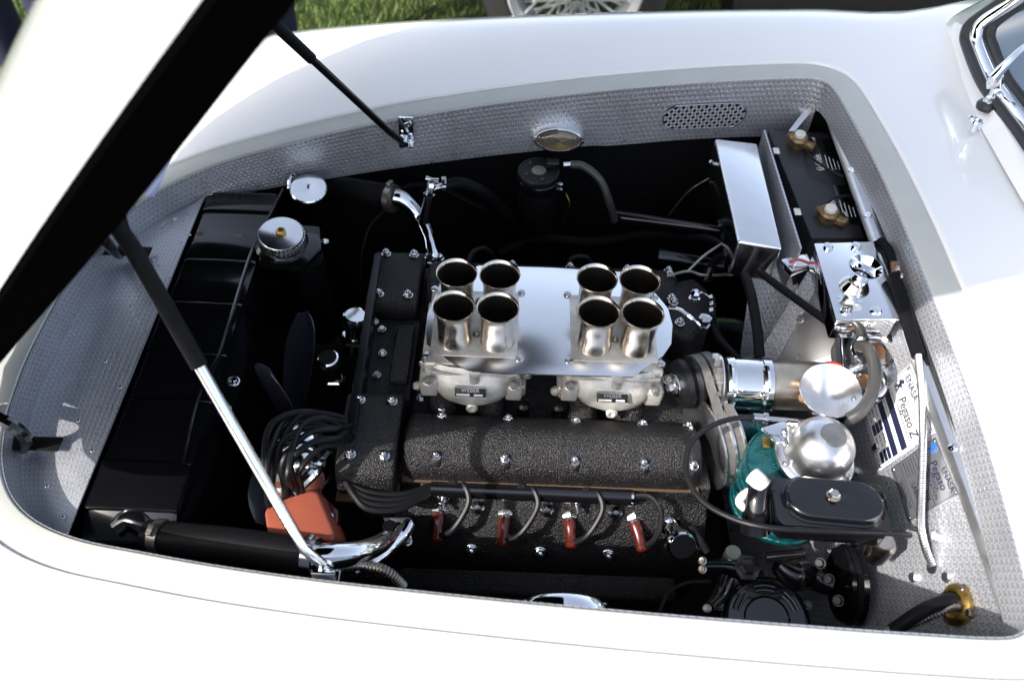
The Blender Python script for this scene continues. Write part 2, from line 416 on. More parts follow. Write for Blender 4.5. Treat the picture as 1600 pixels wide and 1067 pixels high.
# dark sheet metal around and below the engine
def tubz(x): return .80+.02 if x > .2 else .66
tub_top = [lip(i, .02, -(drop(i)-.01 if loop[i][0] < .5 else .05)) for i in range(NL)]
MB().sheet([tub_top, [V((p.x, p.y, .30)) for p in tub_top]], closed=True).build('inner_wing', 'pit', car)
MB().span((-.75, YC-.5, .27), (.62, YC+.5, .29)).build('bay_floor', 'pit', car)
MB().span((-.70, YC-.33, .30), (-.69, YC+.33, .68)).build('nose_panel', 'pit', car)
# firewall, leaning back towards its top
FN = V((-.966, 0, .259)); FP = V((.543, .6, .868)); FUP = V((.259, 0, .966))
def FW(px, py, off=0.): return SP(px, py, FP+FN*off, FN)
def fwp(y, s, off=0.): return V((FP.x, y, FP.z))+FUP*s+FN*off
R = [[fwp(.345+k*(.60/20), -s) for k in range(21)] for s in (0, .08, .16, .24, .32, .42, .55)]
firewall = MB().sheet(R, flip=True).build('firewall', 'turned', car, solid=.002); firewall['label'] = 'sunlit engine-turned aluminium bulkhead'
rl = MB()
rl.prism([(.5465, .345, .866), (.5465, .345, .872), (.528, .345, .8685), (.522, .345, .860), (.5255, .345, .858), (.531, .345, .8635)], (0, .935, 0))
rl.build('bulkhead_rail', 'brushed', car, bevel=.001)
MB().tube([(.5405, .35, .8735), (.5405, 1.285, .8735)], .0032, 8, straight=True).build('rubber_seal', 'vinyl', car)
for y in (.435, .60, .78, 1.02, 1.13, 1.26): fix(car, 'screw', (.531, y, .868), (-.5, 0, .86), .006, 'chrome')
for px, py in ((1467, 838), (1432, 902), (1484, 902)): fix(car, 'hexbolt', FW(px, py), FN, .0085, 'brushed')
fix(car, 'screw', FW(1505, 738), FN, .007, 'chrome')
for px, py in ((1373, 700), (1338, 735)): fix(car, 'hexbolt', FW(px, py), FN, .008, 'brushed')
for i in fi[4::6]:
    p = lip(i, -.006, -drop(i)+.012); fix(car, 'rivet', p, (0, -1, 0), .0032, 'dull')
for px, py in ((330, 303), (296, 367), (274, 342), (265, 435), (228, 518), (205, 481), (165, 564), (188, 605), (122, 657), (144, 704), (73, 760), (98, 808), (240, 406)):
    fix(car, 'rivet', S(px, py, .744), (0, 0, 1), .003, 'zinc')
# hinge slots in the shelf
for px, py in ((52, 694), (200, 394)):
    p = S(px, py, .742); MB().box(p+V((0, 0, .0022)), (.075, .022, .0015)).build('hinge_slot', 'pit', car, bevel=.0005)
# oval vent in the far apron: a perforated insert
def on_apron(px, py):
    y = 1.27
    for k in range(12):
        p = SY(px, py, y); x = p.x
        i = min(range(nh+1), key=lambda i: abs(loop[i][0]-x)+(0 if loop[i][1] > .3 and loop[i][0] < .49 else 9)); y = YC+loop[i][1]-.004
    return SY(px, py, y)
c0 = on_apron(1036, 184); c1 = on_apron(1164, 178); vu = (c1-c0).normalized(); vw = V((0, 0, 1)); vn = vu.cross(vw)
vn = vn if vn.y < 0 else -vn
L2 = (c1-c0).length/2; cen = (c0+c1)/2+vn*.003; hh = .0235
def stadium(r, l, n=12):
    out = []
    for k in range(n+1): t = -PI/2+PI*k/n; out.append((l+r*math.cos(t), r*math.sin(t)))
    for k in range(n+1): t = PI/2+PI*k/n; out.append((-l+r*math.cos(t), r*math.sin(t)))
    return out
vent = MB().prism([cen+vu*a+vw*b_-vn*.002 for a, b_ in stadium(hh, L2-hh)], vn*.0012).build('vent_backing', 'pit', car)
def vent_mat():
    m, t, b = nodes('vent_mesh'); return m
hole = MB(); gr = MB()
st = .0132
inner = stadium(hh-.0005, L2-hh)
nx = int(L2/st)+2
for i in range(-nx*2, nx*2+1):                      # lattice of flat bars crossing at 45 degrees plus discs where they cross
    for sgn in (1, -1):
        pts = []
        x0 = i*st
        for k in range(-12, 13):
            b_ = k*hh/12*.98; a = x0+sgn*b_
            lim = L2-hh+math.sqrt(max(0, (hh-.0005)**2-b_*b_))
            if abs(a) <= lim: pts.append((a, b_))
        if len(pts) > 2:
            a, b_ = pts[0], pts[-1]; A = cen+vu*a[0]+vw*a[1]; B = cen+vu*b_[0]+vw*b_[1]; d = (B-A).normalized(); s_ = d.cross(vn)*.0016
            gr.prism([A+s_, B+s_, B-s_, A-s_], vn*.0008)
for i in range(-nx*2, nx*2+1):
    for j in range(-5, 6):
        if (i+j) % 2: continue
        a, b_ = i*st/2, j*st/2
        if abs(b_) < hh-.002 and abs(a) < L2-hh+math.sqrt(max(0, (hh-.002)**2-b_*b_)):
            # a ring
            R0 = [cen+vn*.0009+vu*(a+.0034*math.cos(t*PI/5))+vw*(b_+.0034*math.sin(t*PI/5)) for t in range(10)]
            R1 = [cen+vn*.0009+vu*(a+.0017*math.cos(t*PI/5))+vw*(b_+.0017*math.sin(t*PI/5)) for t in range(10)]
            o = len(gr.v); gr.add(R0+R1, [(t, (t+1) % 10, 10+(t+1) % 10, 10+t) for t in range(10)])
            hole.add([p+vn*.00005 for p in R1], [tuple(range(10))])
gl_ = gr.build('vent_lattice', 'lattice', car); gl_['kind'] = 'stuff'; ho = hole.build('vent_hole', 'pit', car); ho['kind'] = 'stuff'
rim = [cen+vu*a+vw*b_ for a, b_ in stadium(hh+.0005, L2-hh)]; MB().tube(rim+[rim[0]], .0011, 6, straight=True).build('vent_rim', 'polished', car)

# windscreen
bs = [S(1640, 290, .955), S(1600, 222, .958), S(1564, 172, .964), S(1533, 127, .972), S(1512, 76, .984), S(1508, 55, .996), S(1519, 36, 1.014), S(1568, 1, 1.06), S(1640, -52, 1.13)]
bs = [V((bs[0].x-.02, YC, .95))]+bs
def screen(pts):
    ws = thing_parts['screen']
thing_parts = {}
fullp = bs
full = [mir(p) for p in bs[:0:-1]]+bs
MB().tube(full, .0085, 8, 6).build('screen_seal', 'vinyl', car)
inn = V((.014, 0, .010))
def toward(p, d):  # shift towards the middle of the glass
    q = V((p.x+.013, p.y+(-.010 if p.y > YC else .010)*(1 if abs(p.y-YC) > .4 else 0), p.z+.008)); return q
ring = [toward(p, 0) for p in full]; MB().tube(ring, .0125, 12, 6).build('screen_frame', 'chrome', car)
ring2 = [toward(toward(p, 0), 0)+V((.002, 0, 0)) for p in full]; MB().tube(ring2, .008, 8, 6).build('inner_seal', 'vinyl', car)
rdg = [S(1640, 345, .952), S(1590, 262, .952), S(1548, 190, .950), S(1530, 145, .950), S(1514, 105, .948), S(1493, 70, .946), S(1474, 40, .944), S(1476, 30, .94), S(1500, 22, .93)]
rdg = [V((rdg[0].x-.005, YC, .953))]+rdg
def mk(pts, q): return [mir(p) for p in q[:0:-1]]+q
A_, B_ = mk(0, rdg), mk(0, bs); n_ = V((-.003, 0, -.004))
MB().sheet([[a+V((-.012, 0, -.010)) for a in A_], A_, [a.lerp(b_, .4)+V((0, 0, .004)) for a, b_ in zip(A_, B_)], [b_+n_ for b_ in B_]]).build('scuttle_plinth', 'white', car, ang=70)
gl = [p+V((.004, 0, .003)) for p in ring2]
MB().sheet([gl, [V((p.x+.42, YC+(p.y-YC)*.9, p.z+.26)) for p in gl]]).build('windscreen', 'glass', car)
MB().sheet([[V((.95, .1, .90)), V((.95, 1.55, .90))], [V((1.5, .1, .88)), V((1.5, 1.55, .88))]]).build('dashboard', 'satin', car)

# ------------------------------------------------------------------ hood
TH = math.radians(43); HX, HZ = -.75, .76
def hrot(x, y, z):
    c, s = math.cos(TH), math.sin(TH); a, b_ = x-HX, z-HZ; return V((HX+a*c-b_*s, y, HZ+a*s+b_*c))
hood = thing('hood', 'white hood propped open with black underside', 'hood', hrot(-.68, YC, .77))
rowsT, rowsB, rowsI = [], [], []
xs_ = [-.712, -.70, -.69]+[-.67+k*(1.195/40) for k in range(41)]
def hw_at(x):
    for a, b_ in zip(half[:-1], half[1:]):
        if a.x <= x <= b_.x: return a.y+(b_.y-a.y)*(x-a.x)/max(1e-9, b_.x-a.x)
    return .02 if x > 0 else .03
for x in xs_:
    h = max(.10 if x < -.7 else (.17 if x < -.68 else .19), hw_at(x)+.034) if x < .49 else .505-max(0, (x-.49))*.9
    rt_, rb_, ri = [], [], []
    e = min(1, max(0, (x+.712)/.10)); e2 = min(1, max(0, (.545-x)/.06))
    for k in range(33):
        q = -math.cos(PI*k/32); y = YC+h*q; crown = .078*max(0., 1-abs(q)**3.2)**.62*math.sqrt(max(.05, e))*(.6+.4*e2)
        rt_.append(hrot(x, y, zl(x)+.006+crown)); rb_.append(hrot(x, y, zl(x)+.002+max(0, crown-.004)))
        dep = .001+.63*spl([(-.7, 0), (-.5, .02), (-.3, .06), (-.1, .085), (.1, .09), (.5, .08)], x)
        y2 = YC+(h-.03)*q; ri.append(hrot(x, y2, zl(x)+.006-dep*(1-abs(q)**8)*min(1, max(0, (.53-x)/.05))))
    rowsT.append(rt_); rowsB.append(rb_); rowsI.append(ri)
MB().sheet(rowsT).build('outer_skin', 'white', hood, ang=60)
MB().sheet(rowsB, flip=True).build('rim_flange', 'felt', hood, ang=60)
MB().sheet(rowsI, flip=True).build('inner_panel', 'felt', hood, ang=60)
for px, py, pts in ((0, 0, [(-20, 640, .775), (-5, 652, .80), (25, 668, .79), (42, 688, .765), (36, 700, .73)]), (0, 0, [(140, 360, .82), (165, 378, .80), (178, 392, .765), (186, 398, .735)])):
    MB().tube([S(*p) for p in pts], .0085, 8).build('hinge_arm', 'gloss', hood)
# clear plastic flap under the hood edge
A, B, Cc, D = S(200, 303, 1.20), S(240, 309, 1.19), S(304, 174, 1.25), S(280, 182, 1.26)
solo('plastic_flap', 'thin clear plastic strip hanging below the hood edge', 'plastic strip', MB().sheet([[A, A.lerp(B, .5)+V((0, 0, .004)), B], [D.lerp(A, .3), A.lerp(B, .5).lerp(Cc, .6)+V((0, 0, .006)), B.lerp(Cc, .6)], [D, D.lerp(Cc, .5), Cc]]), 'film', solid=.0008)

# prop rods
def rod(label, side, chrome_mat):
    s = (lambda p: V(p)) if side < 0 else mir
    piv = V((-.207, .432, .828)); B = V((-.369, .600, 1.175)); d = (B-piv).normalized(); L = (B-piv).length
    t = thing('prop_rod', label, 'prop rod', s(piv), 'hood prop rods')
    k = .63 if side < 0 else .60
    MB().tube([s(piv+V((.012, .004, -.004))), s(piv+d*.03), s(piv+d*(L*k+.02))], .0062, 12, straight=True).build('rod', chrome_mat, t)
    tip = B+V((-.03, .035, .045)) if side > 0 else B+V((.004, .020, .048))
    MB().tube([s(piv+d*(L*k)), s(piv+d*(L*.75)), s(piv+d*(L*.93)), s(B), s(tip)], .0086, 12, 8).build('rubber_sleeve', 'rubber', t)
    br = MB(); br.box(s(piv+V((.014, -.014, .006 if side < 0 else .012))), (.026, .004, .034 if side < 0 else .048)); br.box(s(piv+V((.014, -.004, -.012))), (.024, .018, .005)); br.build('bracket', 'chrome', t, bevel=.001)
    MB().lathe(s(piv+V((.010, .000, -.002))), (0, -side*-1, .3), [(.009, -.008), (.009, .006), (.006, .009)], 14).build('pivot', 'chrome', t)
    for dz in (.026, -.006): fix(t, 'screw', s(piv+V((.02, -.009, dz))), (0, -side, 0), .005, 'chrome')
    return t
rod('polished prop rod with black sleeve crossing the front of the engine bay', -1, 'chrome')
rod('dark prop rod with black sleeve rising from the far side panel', 1, 'gloss')
#@@OBJECTS
# ------------------------------------------------------------------ radiator
rad = thing('radiator', 'black painted radiator with ribbed top cowl', 'radiator', (-.47, YC, .30))
RX0, RX1 = -.535, -.415
ribs = [S(300, py, .742).y for py in (297, 328, 400, 470, 548, 622, 722, 800)]
ys = sorted(ribs); panel = MB(); y0 = ys[0]-.03; y1 = ys[-1]+.004
prof = []
for k in range(len(ys)):
    prof.append((ys[k], k))
pts = [(y0, .715)]
for k in range(len(ys)-1):
    a, b_ = ys[k], ys[k+1]; hi = .742 if k % 3 == 0 else .739
    pts += [(a+.0008, hi-.006), (a+.002, hi-.0015), (a+.005, hi), ((a+b_)/2, hi), (b_-.009, hi), (b_-.006, hi+.0012), (b_-.002, hi), (b_-.0008, hi-.006)]
pts.append((y1+.01, .72))
rws = [[V((x, y, z+dz)) for (y, z) in pts] for x, dz in ((RX0, -.002), (RX0+.01, 0), (-.475, .0004), (RX1-.008, 0), (RX1-.002, -.002), (RX1, -.008), (RX1+.001, -.03), (RX1+.002, -.40))]
panel.sheet(rws).build('top_cowl', 'gloss', rad, ang=40)
MB().span((RX0+.002, y0, .32), (RX1-.004, y0+.012, .71)).build('end_tank', 'gloss', rad, bevel=.002)
MB().tube([S(443, 296, .742), S(425, 330, .742), S(392, 397, .742), S(345, 545, .742), S(310, 618, .74), S(285, 718, .74), S(265, 800, .735)], .0028, 8).build('edge_bead', 'gloss', rad)
MB().tube([S(187, 825, .715), S(205, 812, .722), S(225, 820, .72), S(240, 845, .70)], .017, 14).build('outlet_neck', 'gloss', rad)
for p in ((367, 596, .69), (354, 640, .69)): fix(rad, 'stud', S(*p), (.2, -.3, 1), .0075, 'chrome')
MB().tube([S(340, 500, .70), S(318, 640, .70), S(300, 760, .69)], .006, 8).build('side_bead', 'gloss', rad)

# header tank with the two polished caps
hd = thing('header_tank', 'black header tank beside the radiator with bracket', 'tank', S(450, 390, .45))
MB().lathe(S(445, 385, .45), (0, 0, 1), [(.044, 0), (.044, .26), (.050, .27), (.050, .285), (.04, .292)], 32).build('tank_body', 'gloss', hd)
pk = [S(402, 412, .745), S(470, 420, .745), S(503, 388, .745), S(500, 352, .745), S(420, 345, .745)]
MB().prism(pk, (0, 0, -.012)).build('top_plate', 'gloss', hd, bevel=.005)
MB().cyl(S(480, 400, .73), S(505, 520, .50), .026, 24).build('down_pipe', 'satin', hd)
fix(hd, 'stud', S(508, 378, .74), (0, -.2, 1), .006, 'chrome')
c = S(441, 377, .752); ax = V((.10, -.12, 1)).normalized()
cap = thing('filler_cap', 'polished knurled filler cap with brass nut at its centre', 'cap', c)
m = MB(); m.lathe(c, ax, [(.0345, 0), (.0362, .003), (.0362, .017), (.0345, .0195), (.012, .0205), (.001, .0206)], 48); m.build('cap_body', 'polished', cap)
kn = MB()
u, w_, a = frame(ax)
for k in range(36):
    t = 2*PI*k/36; d = u*math.cos(t)+w_*math.sin(t); kn.box(c+d*.0362+a*.0095, (.0022, .0034, .013), (d, a.cross(d), a))
ko = kn.build('knurl', 'polished', cap); ko['kind'] = 'stuff'
MB().lathe(c+a*.0206, a, [(.0085, 0), (.0085, .005), (.006, .0075), (.0045, .0075), (.0045, .004)], 6).build('brass_nut', 'brass', cap)
MB().lathe(c-a*.012, a, [(.044, 0), (.044, .005), (.038, .012)], 32).build('cap_seat', 'gloss', cap)
c = S(483, 300, .752); ax = V((.05, -.22, 1)).normalized()
cap = thing('filler_cap', 'plain polished disc cap with a tiny centre hole', 'cap', c)
MB().lathe(c, ax, [(.0295, 0), (.0312, .002), (.0312, .009), (.0295, .011), (.003, .0118), (.001, .0112)], 44).build('cap_body', 'polished', cap)
MB().lathe(c+ax*.0119, ax, [(.0018, 0), (.0018, .0003)], 10).build('centre_hole', 'pit', cap)
MB().lathe(c-ax*.20, ax, [(.026, 0), (.027, .2)], 28).build('neck', 'gloss', cap)
m = MB().tube([S(452, 296, .757), S(453, 280, .765), S(460, 273, .768)], .004, 8); m.build('catch', 'chrome', cap)

# ------------------------------------------------------------------ engine
eng = thing('engine', 'black V8 engine with crackle-painted covers and bright nuts', 'engine', (.03, YC, .32))
MB().span((-.20, YC-.20, .32), (.28, YC+.20, .60)).build('block', 'crackle', eng, bevel=.01)
for sgn in (-1, 1):
    s = (lambda p: V(p)) if sgn < 0 else mir
    sec = [(.740, .60), (.740, .690), (.715, .700), (.634, .700), (.628, .672), (.612, .655), (.590, .618), (.578, .585), (.575, .50), (.60, .42)]
    MB().prism([s((-.155, y, z)) for y, z in sec], (.435, 0, 0)).build('cylinder_head', 'crackle', eng, bevel=.004)
    # cam cover: one smooth moulding
    csec = [(.7205, .7025), (.7205, .722), (.716, .737), (.708, .7455), (.698, .749), (.685, .757), (.67, .7595), (.656, .757), (.645, .749), (.636, .742), (.6305, .731), (.629, .716), (.629, .7025)]
    xs2 = [-.140, -.136, -.128, -.10, .0, .1, .2, .246, .257, .262]; rws = []
    for x in xs2:
        k = 1 if -.13 < x < .25 else (.90 if x in (-.136, .257) else .72)
        rws.append([s((x, .675+(y-.675)*(k if k > .8 else .86), .7025+(z-.7025)*k)) for y, z in csec])
    mb = MB().sheet(rws, flip=sgn > 0); n0 = len(csec)
    mb.f.append(tuple(range(n0))); mb.f.append(tuple((len(xs2)-1)*n0+i for i in range(n0)))
    mb.build('cam_cover', 'crackle', eng, ang=50)
    MB().prism([s((-.142, y, .6985)) for y in (.7225, .6275)]+[s((.2615, y, .6985)) for y in (.6275, .7225)], (0, 0, .0035)).build('cover_gasket', 'gasket', eng)
    for x in (-.093, -.001, .092, .184, .2465):
        for y, zz, xo in ((.7035, .7475, 0), (.6405, .7455, -.003)):
            p = s((x+xo+(.004 if y < .65 and x > .24 else 0), y, zz-.003)); MB().lathe(p-V((0, 0, .008)), (0, 0, 1), [(.0105, 0), (.0092, .008), (.008, .0095)], 16).build('bolt_boss', 'crackle', eng)
            fix(eng, 'stud', p+V((0, 0, .001)), (0, 0, 1), .0072, 'zinc')
    # timing cover at the front of each bank
    tsec = [(.744, .70), (.744, .742), (.735, .750), (.66, .751), (.627, .748), (.612, .737), (.606, .71), (.608, .690), (.70, .685)]
    MB().prism([s((-.228, y, z)) for y, z in tsec], (.080, 0, 0)).build('timing_cover', 'crackle', eng, bevel=.006, seg=3)
    MB().prism([s((-.230, y, z-.004)) for y, z in ((.63, .688), (.60, .690), (.60, .694), (.63, .694))], (.084, 0, 0)).build('timing_gasket', 'gasket', eng)
    for x in (-.208, -.163):
        for y in (.723, .633): fix(eng, 'stud', s((x, y, .7505)), (0, 0, 1), .0078, 'zinc')
    # intake runners between the carburettors and the head
    for x in (-.095, -.028, .105, .172):
        MB().tube([s((x, .80, .725)), s((x, .757, .722)), s((x, .735, .705)), s((x, .727, .685))], [.021, .021, .022, .024], 16).build('intake_runner', 'crackle', eng)
    for x in (-.045, .052, .148): fix(eng, 'stud', s((x-.001, .5815, .600)), (0, -.75 if sgn < 0 else .75, .6), .0088, 'chrome')
    for x in (-.039, .057, .152): MB().lathe(s((x, .615, .660)), (0, -.75 if sgn < 0 else .75, .6), [(.010, -.004), (.010, .003), (.006, .008), (.001, .009)], 16).build('acorn_nut', 'zinc', eng)
    MB().prism([s((-.15, y, z)) for y, z in ((.572, .56), (.545, .54), (.542, .47), (.572, .45))], (.40, 0, 0)).build('exhaust_shield', 'crackle', eng, bevel=.006)
text(eng, '2200', (.246, .662, .7605), (-.05, 1, 0), (-1, 0, 0), .016, 'satin', 'casting_number', lift=.0012, bold=.0004)
# valley, front casting and the flange that joins the two timing covers
MB().span((-.145, YC-.10, .60), (.27, YC+.10, .695)).build('valley_cover', 'crackle', eng, bevel=.006)
MB().span((-.225, YC-.078, .60), (-.142, YC+.078, .725)).build('front_housing', 'crackle', eng, bevel=.006)
MB().span((-.175, YC-.055, .7255), (-.148, YC+.055, .738)).build('housing_cap', 'crackle', eng, bevel=.004)
MB().prism([S(585, 395, .765), S(596, 393, .765), S(555, 680, .758), S(538, 676, .758)], (0, 0, -.09)).build('front_flange', 'satin', eng, bevel=.002)
for p in ((597, 515), (598, 552), (589, 586), (586, 503), (658, 622), (690, 300+340)): fix(eng, 'hexbolt', S(p[0], p[1], .728), (0, 0, 1), .0062, 'zinc')
for x in (.02, .07): MB().lathe((x, .742, .70), (0, 0, 1), [(.009, 0), (.009, .03), (.005, .034)], 12).build('water_plug', 'satin', eng)
# rear gear cases seen beside the right-hand trumpets
MB().prism([S(1044, 440, .752), S(1085, 432, .752), S(1108, 452, .752), S(1112, 500, .752), S(1075, 532, .752), S(1046, 520, .752)], (0, 0, -.10)).build('rear_case', 'crackle', eng, bevel=.008, seg=3)
for p in ((1046, 431), (1052, 473), (1062, 505)): fix(eng, 'stud', S(p[0], p[1], .754), (0, 0, 1), .0075, 'zinc')
# oil breather caps at the front of the engine
def breather(name, label, px, py, z, r, h, mats, ax=(-.05, -.12, 1)):
    c = S(px, py, z); ax = V(ax).normalized(); t = thing(name, label, 'breather', c-ax*h)
    MB().lathe(c-ax*.018, ax, [(r*.96, 0), (r, .002), (r, .012), (r*.93, .016), (r*.80, .0175), (r*.78, .0165), (.001, .0168)], 32).build('cap', mats[0], t)
    MB().lathe(c-ax*h, ax, [(r*.72, 0), (r*.72, h-.018)], 24).build('stem', mats[1], t)
    MB().lathe(c-ax*(h*.72), ax, [(r*1.05, 0), (r*1.05, .008), (r*.9, .010)], 6).build('collar_nut', 'chrome', t)
    return t
t = breather('oil_breather', 'small dark-topped chrome breather beside the fan', 512, 558, .735, .0165, .085, ('chrome', 'gloss'))
MB().lathe(S(511, 557, .735)-V((0, 0, .0018)), (-.05, -.12, 1), [(.0125, 0), (.0125, .0015)], 28).build('cap_inlay', 'satin', t)
t = breather('oil_breather', 'chrome breather half hidden behind the black front flange', 556, 491, .715, .021, .075, ('polished', 'chrome'), (.16, .10, 1))
br = thing('oil_breather', 'black cap on chrome neck by the rear spark plug', 'breather', (.255, .59, .60))
a0 = S(1046, 818, .655); a1 = S(1063, 849, .675); d = (a1-a0).normalized()
MB().lathe(a0-d*.02, d, [(.011, 0), (.011, (a1-a0).length+.015)], 18).build('neck', 'chrome', br); MB().lathe(a0-d*.002, d, [(.0155, 0), (.0155, .009)], 6).build('hex_collar', 'chrome', br)
MB().lathe(a1-d*.004, d+V((0, -.3, .5)), [(.017, 0), (.0195, .002), (.0195, .012), (.0175, .0145)], 30).build('rim', 'chrome', br)
MB().lathe(a1-d*.004, d+V((0, -.3, .5)), [(.0168, .0146), (.0165, .0162), (.001, .0168)], 30).build('cap', 'gloss', br)

# radiator fan
fan = thing('cooling_fan', 'black bladed cooling fan behind the radiator', 'fan', (-.335, YC, .52))
MB().lathe((-.345, YC-.02, .56), (1, 0, 0), [(.03, 0), (.035, .005), (.035, .04), (.028, .045)], 28).build('hub', 'satin', fan)
for k in range(5):
    a = math.radians(28+k*72); d = V((0, math.cos(a), math.sin(a))); e = V((0, -math.sin(a), math.cos(a))); rws = []
    for q in range(9):
        r = .03+.165*q/8; wd = (.024+.016*math.sin(q/8*PI*.9))*(1 if q < 7 else (.86 if q == 7 else .45)); row = []
        for j in range(-3, 4): row.append(V((-.345, YC-.02, .56))+d*r+e*(wd*.62*j/3)+V((wd*.75*j/3-.006*(j/3)**2, 0, 0)))
        rws.append(row)
    MB().sheet(rws).build('blade', 'fanblade', fan, solid=.0015)

# ------------------------------------------------------------------ spark plugs and leads
cond = thing('ignition_lead_conduit', 'black tube carrying the plug leads under the cam cover', 'conduit', (.03, .62, .66))
ca, cb = S(674, 762, .690), S(985, 776, .690); MB().cyl(ca, cb, .0125, 20).build('tube', 'gloss', cond)
MB().lathe(cb, cb-ca, [(.0085, -.001), (.0085, .004)], 16).build('end_ring', 'chrome', cond)
for p in ((693, 782), (902, 788)):
    q = S(p[0], p[1], .676); MB().lathe(q, (0, -.8, -.2), [(.009, -.006), (.009, -.002), (.0065, -.0015), (.0065, .004), (.003, .005), (.003, .014)], 12).build('mount_nut', 'zinc', cond)
plugs = [('frontmost', 0, (686, 800), (683, 838), (714, 756)), ('second', 1, (789, 806), (786, 845), (822, 762)), ('third', 2, (890, 810), (893, 848), (923, 768)), ('rearmost', 3, (991, 813), (1003, 853), (988, 774))]
for nm, k, pb_, pt, ex in plugs:
    a = S(pb_[0], pb_[1], .648); b_ = S(pt[0], pt[1], .640); d = (b_-a).normalized()
    t = thing('spark_plug', nm+' spark plug with red boot on the near bank', 'spark plug', a, 'spark plugs of the near bank')
    MB().lathe(a-d*.016+V((0, .006, -.008)), (0, -.6, .75), [(.020, 0), (.020, .003), (.016, .004)], 24).build('plug_well', 'pit', t)
    MB().lathe(a-d*.008, d, [(.0115, 0), (.0115, .007), (.010, .009)], 6).build('hex', 'zinc', t); MB().lathe(a, d, [(.0088, 0), (.0088, .004)], 16).build('shell', 'zinc', t)
    L = (b_-a).length
    MB().lathe(a+d*.003, d, [(.0088, 0), (.0088, .012), (.0075, .015), (.0078, L*.9), (.0086, L*.92), (.0086, L+.002), (.006, L+.005)], 18).build('boot', 'redboot', t)
    ld = tag(MB().tube([S(ex[0], ex[1], .69), S(ex[0]+(12 if k < 3 else 30), ex[1]+3, .70), S(ex[0]+(18 if k < 3 else 45), ex[1]+30, .69), S((ex[0]+pt[0])/2+(10 if k < 3 else 28), pt[1]-12, .665), b_+d*.001], .0042, 8).build('plug_lead', 'wire'), 'black plug lead looping to the '+nm+' red boot', 'cable', 'plug leads')
    if k < 3: MB().lathe(S(ex[0]-8, ex[1]-1, .7005), (0, -.6, .8), [(.0055, 0), (.0055, .003), (.0042, .003)], 14).build('grommet', 'rubber', cond)

# distributor with its leads
dist = thing('distributor', 'orange-red distributor cap on polished housing', 'distributor', S(480, 800, .55))
poly = [(412, 800), (418, 790), (470, 766), (490, 766), (498, 770), (523, 832), (520, 846), (428, 838), (416, 830)]
top = [S(x, y, .735) for x, y in poly]; MB().prism(top, (.006, .02, -.055)).build('cap', 'orange', dist, bevel=.006, seg=3)
poly2 = [(468, 758), (495, 755), (508, 775), (530, 795), (528, 815), (518, 830), (505, 840), (490, 842)]
MB().prism([S(x, y, .705) for x, y in poly2], (0, .004, -.03)).build('cap_flange', 'redboot', dist, bevel=.004)
fix(dist, 'screw', S(516, 806, .707), (.2, -.3, 1), .005, 'zinc')
MB().lathe(S(470, 720, .70), (.15, -.75, .35), [(.040, -.03), (.040, .0), (.037, .006), (.040, .012), (.042, .035), (.034, .05)], 32).build('housing', 'polished', dist)
MB().tube([S(455, 770, .735), S(485, 742, .735), S(500, 725, .73), S(510, 712, .72)], .009, 10).build('clip', 'polished', dist)
MB().span(S(420, 770, .722), S(440, 762, .73)).build('label_band', 'plastic', dist, bevel=.001)
root = S(541, 672, .765)
leads = [((447, 775), (437, 700), (470, 650), (517, 648)), ((431, 782), (413, 720), (425, 662), (480, 643)), ((449, 774), (443, 720), (480, 678), (525, 670)), ((464, 770), (455, 720), (490, 690), (530, 684)), ((425, 785), (428, 735), (440, 690), (485, 668)), ((420, 790), (417, 740), (424, 700), (455, 655)), ((472, 768), (468, 735), (500, 700), (528, 694)), ((458, 772), (450, 740), (470, 668), (515, 655))]
for k, (a, b_, c, d) in enumerate(leads):
    z0 = .765+.008*(k % 4)
    ends = S(543+(k % 3)*3, 660+k*4, .752)
    pts = [S(a[0], a[1], .735), S(a[0]-2, a[1]-12, .75), S(b_[0], b_[1], z0+.012), S(c[0], c[1], z0+.018), S(d[0], d[1], z0+.004), ends, S(538+(k % 3)*3, 690+2*(k % 4), .725)]
    o = MB().tube(pts, .0042, 8).build('ignition_lead', 'wire'); tag(o, 'black ignition lead arching out of the orange distributor cap', 'cable', 'leads arching from the distributor')
clamp = MB().box(S(529, 712, .722), (.016, .014, .034)); solo('lead_clip', 'black rubber clip bunching the ignition leads', 'clip', clamp, 'rubber', bevel=.003)
for k in range(4):
    pts = [S(527+k*3, 735+k*3, .725), S(540+4*k, 752+7*k, .722), S(575, 768+9*k, .715), S(620, 772+8*k, .705), S(655, 765+5*k, .695), S(676, 757+3.5*k, .690)]
    tag(MB().tube(pts, .0042, 8).build('ignition_lead', 'wire'), ('uppermost', 'second highest', 'second lowest', 'lowest')[k]+' of the four leads running into the conduit', 'cable', 'leads entering the conduit')

